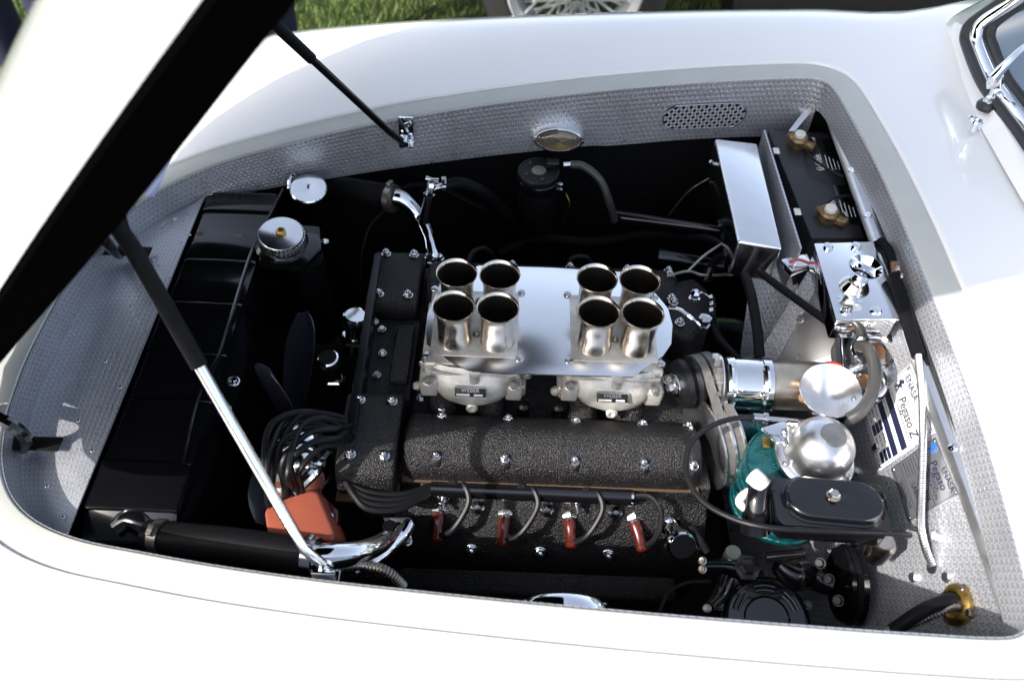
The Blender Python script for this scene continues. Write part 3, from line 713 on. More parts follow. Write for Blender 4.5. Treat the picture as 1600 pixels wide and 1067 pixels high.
# ------------------------------------------------------------------ carburettors, plate and trumpets
PZ = .806
plate_px = [(748, 414.6), (860, 418), (970, 424.5), (1025, 459), (1044, 482), (1051, 508), (1049, 537), (1036, 556), (989, 588.5), (860, 585), (738, 581), (700, 563), (667, 537), (665, 515), (668, 490), (687, 443)]
pl = thing('trumpet_plate', 'large satin aluminium plate around the velocity stacks', 'plate', (.046, YC, PZ-.003))
MB().prism([S(x, y, PZ) for x, y in plate_px], (0, 0, -.003)).build('plate', 'plate', pl, bevel=.0006)
for sx in (-1, 1):
    x0 = -.051 if sx < 0 else .144
    for p in ((x0-.065, .763), (x0+.062, .763), (x0-.065, .890), (x0+.062, .890)): fix(pl, 'screw', (p[0], p[1], PZ), (0, 0, 1), .006, 'zinc')
M['throat'] = plain('dark_bore', (.02, .017, .014), .35, .5)
def trumpet(parent, x, y):
    z0 = PZ-.002; h = .070
    prof = [(.0245, 0), (.0245, .003), (.0230, .0045), (.0229, .03), (.0231, .047), (.0238, .056), (.0256, .0635), (.0274, .0675), (.0285, .0692), (.0289, .0703), (.0284, .0714), (.0272, .0706), (.0252, .0655), (.0234, .057), (.0222, .047), (.0216, .03), (.0214, -.03), (.001, -.03)]
    o = MB().lathe((x, y, z0), (0, 0, 1), prof, 44).build('velocity_stack', 'nickel', parent, ang=50); o.data.materials.append(M['throat'])
    n = 44
    for f in o.data.polygons:
        zc = sum((o.data.vertices[i].co.z for i in f.vertices))/len(f.vertices)+world_of(parent).z-z0
        rc = max(math.hypot(o.data.vertices[i].co.x+world_of(parent).x-x, o.data.vertices[i].co.y+world_of(parent).y-y) for i in f.vertices)
        if f.index >= 44*12 and rc < .0253: f.material_index = 1
    return o
for sx, nm in ((-1, 'left'), (1, 'right')):
    xa, xb = (-.080, -.0205) if sx < 0 else (.1145, .1735); xm = (xa+xb)/2
    cb_ = thing('carburettor', ('left' if sx < 0 else 'right')+' cast carburettor with four flared velocity stacks', 'carburettor', (xm, YC, .70), 'carburettors')
    for x in (xa, xb):
        for y in (.794, .857): trumpet(cb_, x, y)
    # recess floor between the trumpets, just proud of the plate
    MB().span((xm-.062, .764, PZ+.0003), (xm+.058, .888, PZ+.0016)).build('top_flange', 'cast', cb_, bevel=.0004)
    for y in (.803, .866): fix(cb_, 'stud', (xm, y, PZ+.0016), (0, 0, 1), .0058, 'dull')
    MB().span((xm-.070, .752, .767), (xm+.066, .900, PZ-.0035)).build('throttle_body', 'cast', cb_, bevel=.006, seg=3)
    MB().span((xm-.078, .746, .742), (xm+.072, .905, .766)).build('base_flange', 'cast', cb_, bevel=.005, seg=3)
    # rounded float chamber, its face leaning back
    rws = []
    for z, gx, gy in ((.803, .050, .012), (.798, .056, .016), (.783, .060, .026), (.767, .058, .035), (.756, .051, .038), (.748, .036, .034), (.745, .015, .026)):
        rws.append([V((xm-.002+gx*math.cos(a)*1.0, .757-gy*max(0, math.sin(a))**.75, z)) for a in [PI*k/20 for k in range(21)]])
    MB().sheet(rws).build('float_chamber', 'cast', cb_, ang=60)
    MB().tube([(xm-.060, .7445, .7955), (xm-.03, .7425, .7945), (xm+.03, .7425, .7945), (xm+.060, .7445, .7955)], .003, 8).build('joint_bead', 'cast', cb_)
    MB().lathe((xm-.002, .722, .748), (0, -.7, .2), [(.008, -.01), (.008, .004), (.005, .006), (.0045, .002)], 16).build('drain_plug', 'cast', cb_)
    MB().cyl((xm+.001, .737, .788), (xm+.001, .737, .803), .0075, 16).build('screw_post', 'cast', cb_)
    for dx, y, z in ((-.062, .738, .780), (.055, .740, .774)):
        MB().box((xm+dx, y+.006, z-.012), (.024, .022, .030)).build('mount_lug', 'cast', cb_, bevel=.004); fix(cb_, 'stud', (xm+dx, y-.001, z+.003), (0, -.5, .85), .0075, 'dull')
    fix(cb_, 'stud', (xm-.072, .76, .792), (-.2, -.2, 1), .006, 'zinc'); fix(cb_, 'stud', (xm+.073, .757, .78), (.2, -.2, 1), .007, 'dull'); fix(cb_, 'hexbolt', (xm-.080, .752, .752), (-1, -.3, .3), .007, 'cast')
    # name badge on the leaning face
    n = V((0, -.80, .60)).normalized(); o = V((xm-.004, .7245, .7775)); u = V((1, 0, 0)); v = n.cross(u)
    bd = MB().box(o, (.044, .0145, .0025), (u, v, n)).build('badge', 'satin', cb_, bevel=.0006)
    fr_ = MB(); fr_.tube([o+u*a+v*b_+n*.0013 for a, b_ in ((-.0215, -.0068), (.0215, -.0068), (.0215, .0068), (-.0215, .0068), (-.0215, -.0068))], .0005, 5, straight=True); fr_.build('badge_rim', 'cast', bd)
    text(bd, 'WEBER', o+v*.0004+n*.00135, u, v, .0078, 'dull', align='CENTER', bold=.0001, lift=.0002)
    MB().box(o-v*.0036+u*.011+n*.0014, (.012, .0026, .0004), (u, v, n)).build('badge_panel', 'whiteink', bd); MB().box(o-v*.0036-u*.010+n*.0014, (.018, .0028, .0004), (u, v, n)).build('badge_panel', 'cast', bd)
#@@RIGHT
def ribbed(pts, r, pitch, depth=.16, n=10):
    m = MB(); pts = [V(p) for p in pts]; P = [pts[0]*2-pts[1]]+pts+[pts[-1]*2-pts[-2]]; out = []
    for i in range(1, len(P)-2):
        for k in range(24):
            t = k/24; a, b_, c, d = P[i-1:i+3]; out.append(.5*((2*b_)+(c-a)*t+(2*a-5*b_+4*c-d)*t*t+(3*b_-a-3*c+d)*t**3))
    out.append(pts[-1]); L = [0]
    for a, b_ in zip(out[:-1], out[1:]): L.append(L[-1]+(b_-a).length)
    ns = int(L[-1]/pitch*4); res = []; R = []; j = 0
    for k in range(ns+1):
        s = L[-1]*k/ns
        while j < len(L)-2 and L[j+1] < s: j += 1
        t = (s-L[j])/max(1e-9, L[j+1]-L[j]); res.append(out[j].lerp(out[j+1], min(1, t))); R.append(r*(1-depth*(.5-.5*math.cos(2*PI*k/4))))
    return m.tube(res, R, n, straight=True)
def band(c, ax, r, wd, mat, parent, name='clamp', screw=True, sd_=None):
    o = MB().lathe(V(c)-V(ax).normalized()*wd/2, ax, [(r*.9, 0), (r, 0), (r, wd), (r*.9, wd)], 28).build(name, mat, parent)
    if screw:
        u, w_, a = frame(ax); q = V(sd_) if sd_ else V((0, -.4, 1)); q = (q-a*q.dot(a)).normalized()
        MB().box(V(c)+q*(r+.003), (.008, .014, .007), (a, a.cross(q), q)).build('clamp_screw', mat, o, bevel=.001)
    return o
def cable(label, pts, r, mat='wire', name='cable', cat='cable', n=10, group=None): return tag(MB().tube([S(*p) for p in pts], r, n).build(name, mat), label, cat, group)

# ------------------------------------------------------------------ coolant pipes at the front of the heads
fp = thing('coolant_pipe', 'chrome branched coolant pipe on the far cylinder head', 'pipe', S(680, 405, .676), 'chrome coolant pipes')
MB().tube([S(615, 308, .744), S(632, 314, .738), S(655, 338, .715), S(668, 365, .70), S(674, 390, .69), S(679, 404, .68)], [.0155, .0150, .0135, .012, .0118, .012], 18).build('pipe', 'chrome', fp)
MB().tube([S(662, 350, .71), S(666, 330, .735), S(671, 305, .765)], [.010, .009, .0085], 14).build('branch', 'chrome', fp)
d = (S(676, 280, .795)-S(671, 308, .762)).normalized(); o = S(671, 308, .762)
MB().lathe(o, d, [(.0105, 0), (.0105, .007), (.0075, .009), (.0075, .026), (.006, .028)], 6).build('tap_body', 'chrome', fp)
hx = o+d*.033; MB().lathe(o+d*.027, d, [(.004, 0), (.004, .008)], 12).build('tap_stem', 'chrome', fp)
MB().tube([hx+V((-.011, .002, .001)), hx, hx+V((.011, -.002, .0))], [.0045, .0028, .0045], 12, 6).build('tap_handle', 'chrome', fp)
MB().cyl(o+d*.014, S(691, 291, .775), .006, 12).build('nipple', 'chrome', fp)
MB().prism([S(668, 398, .68), S(690, 398, .68), S(690, 412, .68), S(668, 412, .68)], (0, 0, -.006)).build('flange', 'chrome', fp, bevel=.001)
for q in ((669, 402), (688, 404)): fix(fp, 'stud', S(q[0], q[1], .682), (0, 0, 1), .007, 'chrome')
h = MB().tube([S(470, 292, .70), S(510, 293, .715), S(560, 300, .732), S(616, 310, .744)], .0225, 22)
hs = solo('coolant_hose', 'thick black rubber hose beside the plain disc cap', 'hose', h, 'rubber', 'coolant hoses')
band(S(612, 310, .744), S(616, 310, .744)-S(580, 303, .737), .0245, .011, 'dull', fp, 'hose_clamp', sd_=(0, .2, 1))
cable('black heater hose curving away from the chrome tap', [(692, 292, .775), (720, 286, .775), (755, 300, .75), (785, 325, .70), (830, 372, .62)], .0098, 'rubber', 'heater_hose', 'hose')
band(S(694, 290, .776), (1, .1, 0), .0115, .006, 'zinc', fp, 'hose_clamp')
cable('thin black hose arching below the heater hose', [(618, 300, .72), (650, 288, .72), (700, 300, .70), (760, 330, .66)], .006, 'rubber', 'thin_hose', 'hose')
cable('thin black cable hanging from the far pipe clamp', [(600, 330, .72), (577, 355, .70), (565, 400, .66), (562, 460, .58)], .0022)
npp = thing('coolant_pipe', 'chrome coolant pipe bolted to the near cylinder head', 'pipe', S(625, 832, .67), 'chrome coolant pipes')
MB().tube([S(480, 872, .744), S(520, 868, .740), S(555, 864, .730), S(588, 853, .712), S(610, 838, .695), S(624, 828, .685)], [.0165, .0165, .0155, .014, .0125, .012], 20).build('pipe', 'chrome', npp)
MB().tube([S(555, 892, .705), S(580, 880, .705), S(603, 862, .700), S(628, 838, .690), S(640, 818, .690)], .0085, 14).build('branch', 'chrome', npp)
MB().prism([S(598, 808, .676), S(640, 808, .676), S(644, 850, .664), S(620, 852, .664)], (0, .003, -.006)).build('flange', 'brushed', npp, bevel=.0015)
MB().lathe(S(612, 830, .690), (-.05, -.2, 1), [(.0095, 0), (.0095, .022), (.008, .025)], 8).build('plug', 'gloss', npp); fix(npp, 'stud', S(637, 818, .680), (0, -.2, 1), .007, 'zinc'); fix(npp, 'stud', S(637, 846, .67), (0, -.2, 1), .006, 'zinc')
band(S(575, 885, .705), S(603, 862, .7)-S(575, 885, .705), .0105, .012, 'brass', npp, 'brass_band', False)
h = MB().tube([S(232, 836, .715), S(270, 842, .72), S(370, 852, .735), S(490, 870, .744)], .022, 22)
hs = solo('coolant_hose', 'thick black rubber hose along the near lip', 'hose', h, 'rubber', 'coolant hoses')
ax = S(270, 842, .72)-S(232, 836, .715); band(S(252, 839, .718), ax, .0236, .013, 'dull', hs, 'hose_clamp', sd_=(0, -.2, 1)); band(S(487, 869, .744), S(490, 870, .744)-S(370, 852, .735), .0236, .013, 'zinc', hs, 'hose_clamp', sd_=(0, .4, 1))
solo('corrugated_hose', 'grey corrugated hose below the near coolant pipe', 'hose', ribbed([S(512, 893, .72), S(535, 885, .725), S(570, 884, .725), S(605, 893, .715), S(630, 915, .69)], .0072, .0042), 'dull')
solo('corrugated_hose', 'darker corrugated hose running beneath the grey one', 'hose', ribbed([S(515, 902, .70), S(560, 898, .70), S(600, 900, .69)], .006, .0042), 'rubber')

# ------------------------------------------------------------------ far side: lamps and ignition canister
def lamp(label, side):
    c = on_apron(872, 213); c = V((c.x, c.y, c.z)); s = (lambda p: V(p)) if side > 0 else mir
    t = thing('bay_lamp', label, 'lamp', s(c-V((0, 0, .027))), 'oval engine bay lamps')
    e = lambda rx, rz, dy: [s(c+V((rx*math.cos(a), -dy*1.5, rz*math.sin(a)+max(0, dy)*.45+(.022 if side < 0 else 0)))) for a in [2*PI*k/44 for k in range(44)]]
    MB().sheet([e(.048, .0285, -.004), e(.048, .0285, .002), e(.046, .027, .010), e(.0425, .024, .015), e(.0405, .0222, .0162), e(.039, .0208, .014)], closed=True, flip=side < 0).build('bezel', 'chrome', t, ang=60)
    lr = [e(.0392, .021, .0138), e(.034, .018, .0165), e(.026, .0135, .0185), e(.018, .009, .0197), e(.009, .0046, .0203), e(.001, .0006, .0205)]
    ln = MB().sheet(lr, closed=True, flip=side < 0).build('lens', 'lens', t, ang=60)
    rg = MB()
    for k in range(1, 7): p = e(.0056*k, .0029*k, .0206-.0011*(k/3)**2*.9); rg.tube(p+[p[0]], .0006, 5, straight=True)
    ro = rg.build('lens_ring', 'brass', ln); ro['kind'] = 'stuff'
    for a in (0, PI): fix(t, 'screw', s(c+V((.0425*math.cos(a), -.0235, .007+(.022 if side < 0 else 0)))), (0, -side, 0), .003, 'zinc')
lamp('oval chrome-rimmed lamp on the far side panel', 1); lamp('oval chrome-rimmed lamp on the near side panel peeking over the lip', -1)
c = S(842, 266, .785); can = thing('ignition_canister', 'black cylindrical canister under the far oval lamp', 'canister', c-V((0, 0, .125)))
MB().lathe(c-V((0, 0, .12)), (0, 0, 1), [(.030, -.006), (.034, 0), (.034, .085)], 36).build('body', 'satin', can)
MB().lathe(c-V((0, 0, .036)), (0, 0, 1), [(.0348, 0), (.0358, .001), (.0358, .020), (.0345, .0215)], 36).build('band', 'gloss', can)
MB().lathe(c-V((0, 0, .0145)), (0, 0, 1), [(.0345, 0), (.0372, .002), (.0372, .011), (.036, .0135), (.033, .0142), (.0328, .0130), (.001, .0132)], 36).build('lid', 'satin', can)
MB().lathe(c-V((0, 0, .0012)), (0, 0, 1), [(.0125, 0), (.0125, .001)], 24).build('lid_plate', 'dull', can)
MB().box(c+V((.024, .012, .004)), (.022, .018, .014)).build('terminal_block', 'gloss', can, bevel=.002)
for a in (.9, 2.2, 3.6, 5.0): fix(can, 'screw', c+V((.024*math.cos(a), .024*math.sin(a), -.001)), (0, 0, 1), .004, 'gloss')
for dz in (-.022, -.034): fix(can, 'stud', c+V((.037, -.008, dz)), (1, -.5, .2), .0045, 'chrome')
MB().cyl(S(880, 258, .797), S(893, 257, .797), .005, 12).build('fitting', 'chrome', can)
cable('grey-black hose leaving the canister lid', [(892, 257, .797), (912, 260, .797), (938, 282, .78), (952, 315, .745), (960, 345, .70)], .0068, 'greyhose', 'canister_hose', 'hose')
cable('thin wire hanging beside the canister', [(884, 302, .74), (890, 320, .72), (880, 340, .69), (884, 352, .67)], .0013, 'brass')
cable('wide black hose looping below the canister', [(780, 395, .60), (840, 372, .62), (920, 378, .62), (1010, 368, .62), (1070, 375, .60)], .010, 'rubber', 'loop_hose', 'hose')
cable('black hose circling behind the left velocity stacks', [(728, 440, .68), (735, 400, .70), (755, 388, .70), (770, 400, .68), (772, 425, .64)], .0045, 'wire', 'loop_hose', 'hose')
cable('black hose circling behind the middle of the plate', [(885, 430, .68), (892, 405, .70), (915, 402, .70), (928, 418, .68)], .0045, 'wire', 'loop_hose', 'hose')
st = thing('steering_column', 'glossy black steering shaft crossing behind the right stacks', 'shaft', S(1040, 370, .60))
MB().cyl(S(958, 338, .68), S(1140, 362, .70), .0145, 20, .008).build('shaft', 'gloss', st); MB().cyl(S(1028, 402, .66), S(1130, 415, .66), .017, 20, .012).build('lower_shaft', 'gloss', st)
cable('black vacuum hose crossing diagonally to the chrome reservoir', [(1075, 372, .72), (1105, 372, .76), (1140, 390, .79), (1220, 450, .82), (1306, 512, .845)], .0058, 'rubber', 'vacuum_hose', 'hose')
fh = cable('thick black fuel hose dropping to a chrome union', [(1105, 425, .73), (1125, 402, .76), (1152, 408, .79), (1172, 455, .80), (1183, 515, .80), (1187, 560, .795)], .0076, 'rubber', 'fuel_hose', 'hose')
MB().lathe(S(1187, 560, .795), S(1190, 580, .78)-S(1187, 560, .795), [(.0095, 0), (.0095, .010), (.007, .011), (.007, .02)], 6).build('union', 'zinc', fh)
fh = cable('thin black fuel hose beside the thick one', [(1112, 492, .75), (1122, 525, .75), (1145, 552, .77), (1168, 575, .79)], .0055, 'rubber', 'fuel_hose', 'hose')
cable('thin grey control cable slanting across the dark wing', [(1042, 340, .68), (1075, 300, .74), (1112, 276, .78)], .0011, 'dull')
lk = thing('throttle_linkage', 'bright throttle linkage rods behind the right stacks', 'linkage', S(1085, 440, .72))
MB().tube([S(1042, 432, .76), S(1075, 424, .765), S(1100, 430, .765), S(1145, 428, .76)], .0024, 8).build('link_rod', 'dull', lk); MB().tube([S(1074, 425, .765), S(1100, 400, .78), S(1130, 380, .79)], .0022, 8).build('link_rod', 'dull', lk)
MB().lathe(S(1139, 428, .76), (1, .1, 0), [(.004, -.006), (.004, .006)], 8).build('link_end', 'zinc', lk); MB().lathe(S(1107, 432, .76), (.3, .7, .3), [(.0075, -.012), (.0075, .012), (.005, .014)], 10).build('link_boot', 'gloss', lk)
m = MB(); p = S(1086, 462, .765); m.lathe(p-V((0, 0, .02)), (0, 0, 1), [(.0075, 0), (.0075, .010), (.0095, .011), (.0095, .015), (.006, .016), (.006, .022), (.0085, .023), (.0085, .027), (.004, .031)], 6); m.build('banjo_bolt', 'chrome', lk)
for q in ((1112, 467), (1113, 477), (1113, 487)): MB().lathe(S(q[0], q[1], .765), (0, -1, .1), [(.0058, -.004), (.0058, .004)], 6).build('union_nut', 'zinc', lk)
MB().tube([S(1090, 455, .77), S(1101, 459, .775), S(1110, 466, .77)], .0016, 6).build('pipe', 'zinc', lk)
lv = thing('fuel_rail_elbow', 'bright fuel pipe bending off the end of the plate', 'pipe', S(1097, 505, .76))
MB().tube([S(1044, 481, .798), S(1062, 484, .800), S(1080, 497, .796), S(1093, 509, .786)], .0032, 10).build('pipe', 'chrome', lv)
MB().lathe(S(1097, 515, .765), (0, 0, 1), [(.010, 0), (.010, .012), (.0075, .013), (.0075, .02), (.010, .021), (.010, .026), (.006, .028)], 6).build('union', 'zinc', lv)

# ------------------------------------------------------------------ battery corner
bt = thing('battery', 'black car battery with corroded terminals in the far corner', 'battery', S(1275, 290, .70))
bq = [S(1200, 203, .840), S(1296, 207, .840), S(1352, 372, .840), S(1268, 372, .840)]; MB().prism(bq, (0, 0, -.14)).build('case', 'battery', bt, bevel=.003)
MB().prism([S(1272, 218, .8405), S(1304, 220, .8405), S(1318, 262, .8405), S(1286, 262, .8405)], (0, 0, .001)).build('warning_panel', 'gloss', bt); MB().prism([S(1300, 290, .8405), S(1325, 290, .8405), S(1345, 350, .8405), S(1320, 352, .8405)], (0, 0, .001)).build('warning_panel', 'gloss', bt)
for k, (px, py) in enumerate(((1246, 222), (1293, 338))):
    c = S(px, py, .845); cl = MB().lathe(c, (0, -.1, 1), [(.016, -.004), (.0165, .010), (.013, .014)], 18).build('terminal_clamp', 'tarn', bt)
    MB().lathe(c, (0, -.1, 1), [(.0095, .012), (.0090, .019), (.007, .0205)], 18).build('terminal_post', 'plastic', cl)
    MB().box(c+V((.016, -.012, .002)), (.022, .014, .012), (V((.8, -.6, 0)), V((.6, .8, 0)), V((0, 0, 1)))).build('clamp_lug', 'tarn', cl, bevel=.002)
    fix(cl, 'hexbolt', c+V((.022, -.004, .006)), (.8, .4, .3), .006, 'dull'); fix(cl, 'hexbolt', c+V((-.013, .008, .006)), (-.8, .4, .3), .006, 'tarn')
for k, (a, b_) in enumerate((((1313, 268), 5), ((1338, 342), 5))):
    o = S(a[0], a[1], .8418); u = V((.03, 1, 0)); v = V((-1, .03, 0))
    text(bt, 'DANGER', o+v*.026, u, v, .0105, 'whiteink', bold=.0002)
    for j in range(4):
        MB().box(o+v*(.018-.006*j)+u*(.022-.002*j), (.040-.006*j, .0013, .0004), (u.normalized(), v.normalized(), V((0, 0, 1)))).build('print_line', 'whiteink', bt)
    for j in range(3):
        q = o+v*(.033)+u*(.004+.014*j); MB().tube([q+u*(.0045*math.cos(t*.7))+v*(.0045*math.sin(t*.7)) for t in range(10)], .0005, 5, straight=True).build('warning_symbol', 'whiteink', bt)
cable('thin black wire from the rear battery terminal to the rail', [(1258, 236, .845), (1275, 252, .855), (1300, 268, .852), (1318, 276, .85)], .002)
cable('thin black wire arching over the front battery terminal', [(1288, 330, .85), (1292, 318, .858), (1310, 308, .858), (1335, 306, .85)], .002)
pt = thing('battery_partition', 'engine-turned aluminium strip standing beside the battery', 'panel', S(1225, 290, .78))
a, b_ = S(1193, 203, .870), S(1250, 388, .870); sd_ = V((.004, 0, 0)); rws = [[a.lerp(b_, k/10)+V((0, 0, -dz)) for k in range(11)] for dz in (0, .03, .06, .09)]
MB().sheet(rws).build('strip', 'turned', pt, solid=-.003)
for px, py in ((1213, 236), (1246, 331)): MB().box(S(px, py, .868), (.010, .014, .003)).build('clip_tab', 'plastic', pt, bevel=.001)
cb2 = thing('chrome_box', 'long mirror-polished metal box beside the battery', 'box', S(1170, 300, .77))
cq = [S(1117, 216, .862), S(1184, 224, .862), S(1223, 388, .862), S(1153, 377, .862)]; MB().prism(cq, (0, 0, -.07)).build('box', 'lidchrome', cb2, bevel=.004, seg=3)
wn = S(1116, 257, .84); wg = MB(); 
for sg in (-1, 1): wg.tube([wn, wn+V((sg*.004, -.002, .003)), wn+V((sg*.008, -.003, .008))], [.003, .0035, .003], 8)
wg.build('wing_nut', 'zinc', cb2)
MB().prism([S(1220, 405, .835), S(1262, 395, .835), S(1268, 412, .835), S(1238, 424, .835)], (0, 0, -.012)).build('end_bracket', 'chrome', cb2, bevel=.002)
cable('short red wire tucked behind the chrome reservoir', [(1233, 410, .840), (1248, 406, .846), (1266, 412, .84)], .002, 'red')
sb = solo('corner_strut', 'polished strut in the far corner above the battery', 'strut', MB().prism([S(1268, 157, .865), S(1276, 165, .865), S(1243, 205, .845), S(1232, 205, .845)], (0, 0, -.004)), 'brushed', bevel=.001)
# footwell panels between engine and bulkhead
fw = thing('footwell_panel', 'brushed aluminium footwell cover below the chrome reservoir', 'panel', S(1240, 580, .62))
P0 = S(1255, 530, .72); N0 = V((-.55, -.45, .70)).normalized()
MB().prism([SP(x, y, P0, N0) for x, y in ((1282, 438), (1330, 560), (1300, 620), (1200, 610), (1206, 575))], -N0*.003).build('cover', 'brushed', fw, bevel=.0008)
def patch(px, P1, N1, name, mat, par):
    q = [SP(x, y, P1, N1) for x, y in px]; m = MB(); m.add(q, [tuple(range(len(q)))], [(p.y*1.0, (p.x+p.z)*.8) for p in q])
    return m.build(name, mat, par, solid=.002)
patch(((1206, 575), (1282, 438), (1262, 424), (1190, 545), (1160, 590)), P0+N0*.004, N0, 'border_strip', 'turned', fw)
P1 = S(1190, 480, .68); N1 = V((-.8, -.3, .5)).normalized()
patch(((1150, 600), (1195, 560), (1250, 470), (1240, 405), (1195, 398), (1172, 440)), P1, N1, 'side_panel', 'turned', fw)
fix(fw, 'stud', SP(1251, 499, P0+N0*.005, N0), N0, .006, 'dull')

# ------------------------------------------------------------------ chrome reservoir box with venturi
rs = thing('chrome_reservoir', 'chrome box with flared mirror knob on its lid', 'reservoir', S(1345, 470, .78))
rq = [S(1272, 380, .882), S(1365, 377, .882), S(1408, 497, .882), S(1307, 500, .882)]; MB().prism(rq, (0, 0, -.006)).build('lid', 'lidchrome', rs, bevel=.0015)
cq = sum((V(p) for p in rq), V((0, 0, 0)))/4; MB().prism([cq+(p-cq)*.95+V((0, 0, -.0062)) for p in rq], (0, 0, -.036)).build('box', 'chrome', rs, bevel=.002)
for px, py in ((1293, 386), (1337, 385), (1321, 487), (1368, 486)): MB().lathe(S(px, py, .882), (0, 0, 1), [(.0078, 0), (.0078, .0018), (.006, .0034), (.001, .0038)], 22).build('rivet', 'chrome', rs)
k0 = S(1335, 449, .882); MB().lathe(k0, (.03, -.05, 1), [(.021, 0), (.0195, .004), (.014, .013), (.0120, .019), (.0135, .027), (.0185, .036), (.0225, .040), (.0232, .0412), (.022, .0418), (.0180, .037), (.0125, .027), (.0105, .019), (.0110, .006), (.001, .006)], 36).build('flared_knob', 'chrome', rs, ang=50)
lp = [(1312, 512), (1415, 506), (1424, 540), (1402, 578), (1365, 612), (1335, 650), (1322, 648), (1318, 590)]
MB().prism([S(x, y, .805) for x, y in lp], (0, 0, -.05)).build('lower_casting', 'polished', rs, bevel=.005, seg=3)
for px, py, r in ((1366, 550, .030), (1352, 598, .026)):
    c = S(px, py, .806); ax = V((-.25, -.25, 1)).normalized(); ro = MB().lathe(c, ax, [(r*1.12, -.012), (r*1.1, .004), (r*1.02, .009), (r*.90, .0095), (r*.82, .007), (r*.80, -.004), (.001, -.005)], 36).build('port_ring', 'polished', rs)
    MB().lathe(c-ax*.006, ax, [(r*.5, 0), (r*.5, .006), (r*.35, .009), (.001, .0092)], 24).build('port_plug', 'copper', ro)
cable('grey rubber hose looping from the reservoir port to the dome', [(1343, 540, .815), (1356, 545, .835), (1367, 575, .845), (1362, 615, .84), (1345, 642, .83), (1326, 655, .82)], .0085, 'greyhose', 'vent_hose', 'hose', 14)

# ------------------------------------------------------------------ belt drive, dynamo, servo
PC = V((.272, .6985, .715)); PD = V((.258, .763, .775)); PHI = math.radians(18)
def yaw(mb):
    "the belt drive stands slightly askew to the engine"
    c, s_ = math.cos(PHI), math.sin(PHI)
    mb.v = [V((PC.x+(p.x-PC.x)*c-(p.y-PC.y)*s_, PC.y+(p.x-PC.x)*s_+(p.y-PC.y)*c, p.z)) for p in mb.v]; return mb
pu = thing('cam_pulley', 'large grey twin-groove pulley at the rear of the cam cover', 'pulley', PC-V((0, 0, .066)))
yaw(MB().lathe(PC, (1, 0, 0), [(.03, 0), (.0655, .001), (.067, .002), (.067, .0042), (.056, .007), (.056, .013), (.067, .0162), (.067, .0196), (.056, .0228), (.056, .0288), (.067, .0318), (.067, .0345), (.0655, .0355), (.05, .037), (.02, .040)], 48)).build('wheel', 'brushed', pu)
dy_p = MB().lathe(PD, (1, 0, 0), [(.024, -.006), (.034, -.004), (.036, .003), (.030, .011), (.036, .016), (.036, .020), (.030, .026), (.036, .031), (.036, .035), (.024, .038)], 32); yaw(dy_p)
def belt(x0, lab):
    # hull of the two wheels in the y-z plane
    d = V((PD.y-PC.y, PD.z-PC.z)); D = d.length; ang = math.atan2(d.y, d.x); R1, R2 = .0645, .0372; be = math.acos((R1-R2)/D); path = []
    for k in range(25): t = ang+be+(2*PI-2*be)*k/24; path.append((PC.y+R1*math.cos(t), PC.z+R1*math.sin(t)))
    for k in range(13): t = ang-be+2*be*k/12; path.append((PD.y+R2*math.cos(t), PD.z+R2*math.sin(t)))
    m = MB(); n = len(path); cy = sum(p[0] for p in path)/n; cz = sum(p[1] for p in path)/n; rws = []
    for dx, ins in ((.0, .006), (.0, .0), (.0112, 0), (.0112, .006)):
        row = []
        for y, z in path:
            l = math.hypot(y-cy, z-cz); row.append(V((x0+dx, y-(y-cy)/l*ins, z-(z-cz)/l*ins)))
        rws.append(row)
    rws.append(rws[0]); m.sheet(rws, closed=True); yaw(m)
    return solo('drive_belt', lab, 'belt', m, 'beltm', 'drive belts', ang=40)
belt(PC.x+.0047, 'left of the two grey drive belts round the cam pulley'); belt(PC.x+.0202, 'right of the two grey drive belts round the cam pulley')
dy = thing('dynamo', 'polished dynamo with bronze-brown tail above the teal servo', 'dynamo', V((.32, .745, .735)))
dy_p.build('pulley', 'satin', dy); PE = yaw(MB().add([PD-V((.012, 0, 0))], [])).v[0]; PX = V((-math.cos(PHI), -math.sin(PHI), 0)); MB().lathe(PE, PX, [(.018, -.008), (.018, .0), (.012, .003)], 24).build('pulley_boss', 'chrome', dy); fix(dy, 'hexbolt', PE+PX*.002, PX, .010, 'zinc')
DC = V((.262+.022, .752, .785)); rD = .037
fanr = MB().lathe(DC, (1, 0, 0), [(.012, 0), (.040, .001), (.040, .003), (.012, .004)], 30).build('fan_disc', 'brushed', dy)
for k in range(14):
    a = 2*PI*k/14; dd = V((0, math.cos(a), math.sin(a))); MB().box(DC+dd*.035+V((-.004, 0, 0)), (.008, .012, .0012), (V((1, 0, 0)), dd, V((1, 0, 0)).cross(dd))).build('fan_vane', 'brushed', fanr)
MB().lathe(DC+V((.008, 0, 0)), (1, 0, 0), [(.030, 0), (.0375, .002), (.0385, .012), (.0365, .013), (.0365, .050), (.0385, .051), (.0385, .062), (.034, .064)], 40).build('front_housing', 'polished', dy)
MB().lathe(DC+V((.070, 0, 0)), (1, 0, 0), [(.034, 0), (.0345, .075), (.03, .078)], 40).build('tail_housing', 'bronze', dy)
for xo in (.012, .060):
    MB().tube([DC+V((xo, -.0375*math.cos(t), .0375*math.sin(t))) for t in (.15, .5, .85, 1.2, 1.57)], .0045, 8).build('clamp_strap', 'polished', dy); fix(dy, 'screw', DC+V((xo, -.036, .020)), (0, -.9, .5), .006, 'zinc')
MB().tube([DC+V((.020, -.034, .018)), DC+V((.036, -.034, .014)), DC+V((.052, -.033, .018))], .0012, 6).build('lock_wire', 'dull', dy)
for dx in (.094, .092): pass
for p in ((1250, 590), (1254, 622)): fix(dy, 'stud', S(p[0], p[1], .806), (.2, -.5, .8), .006, 'copper')
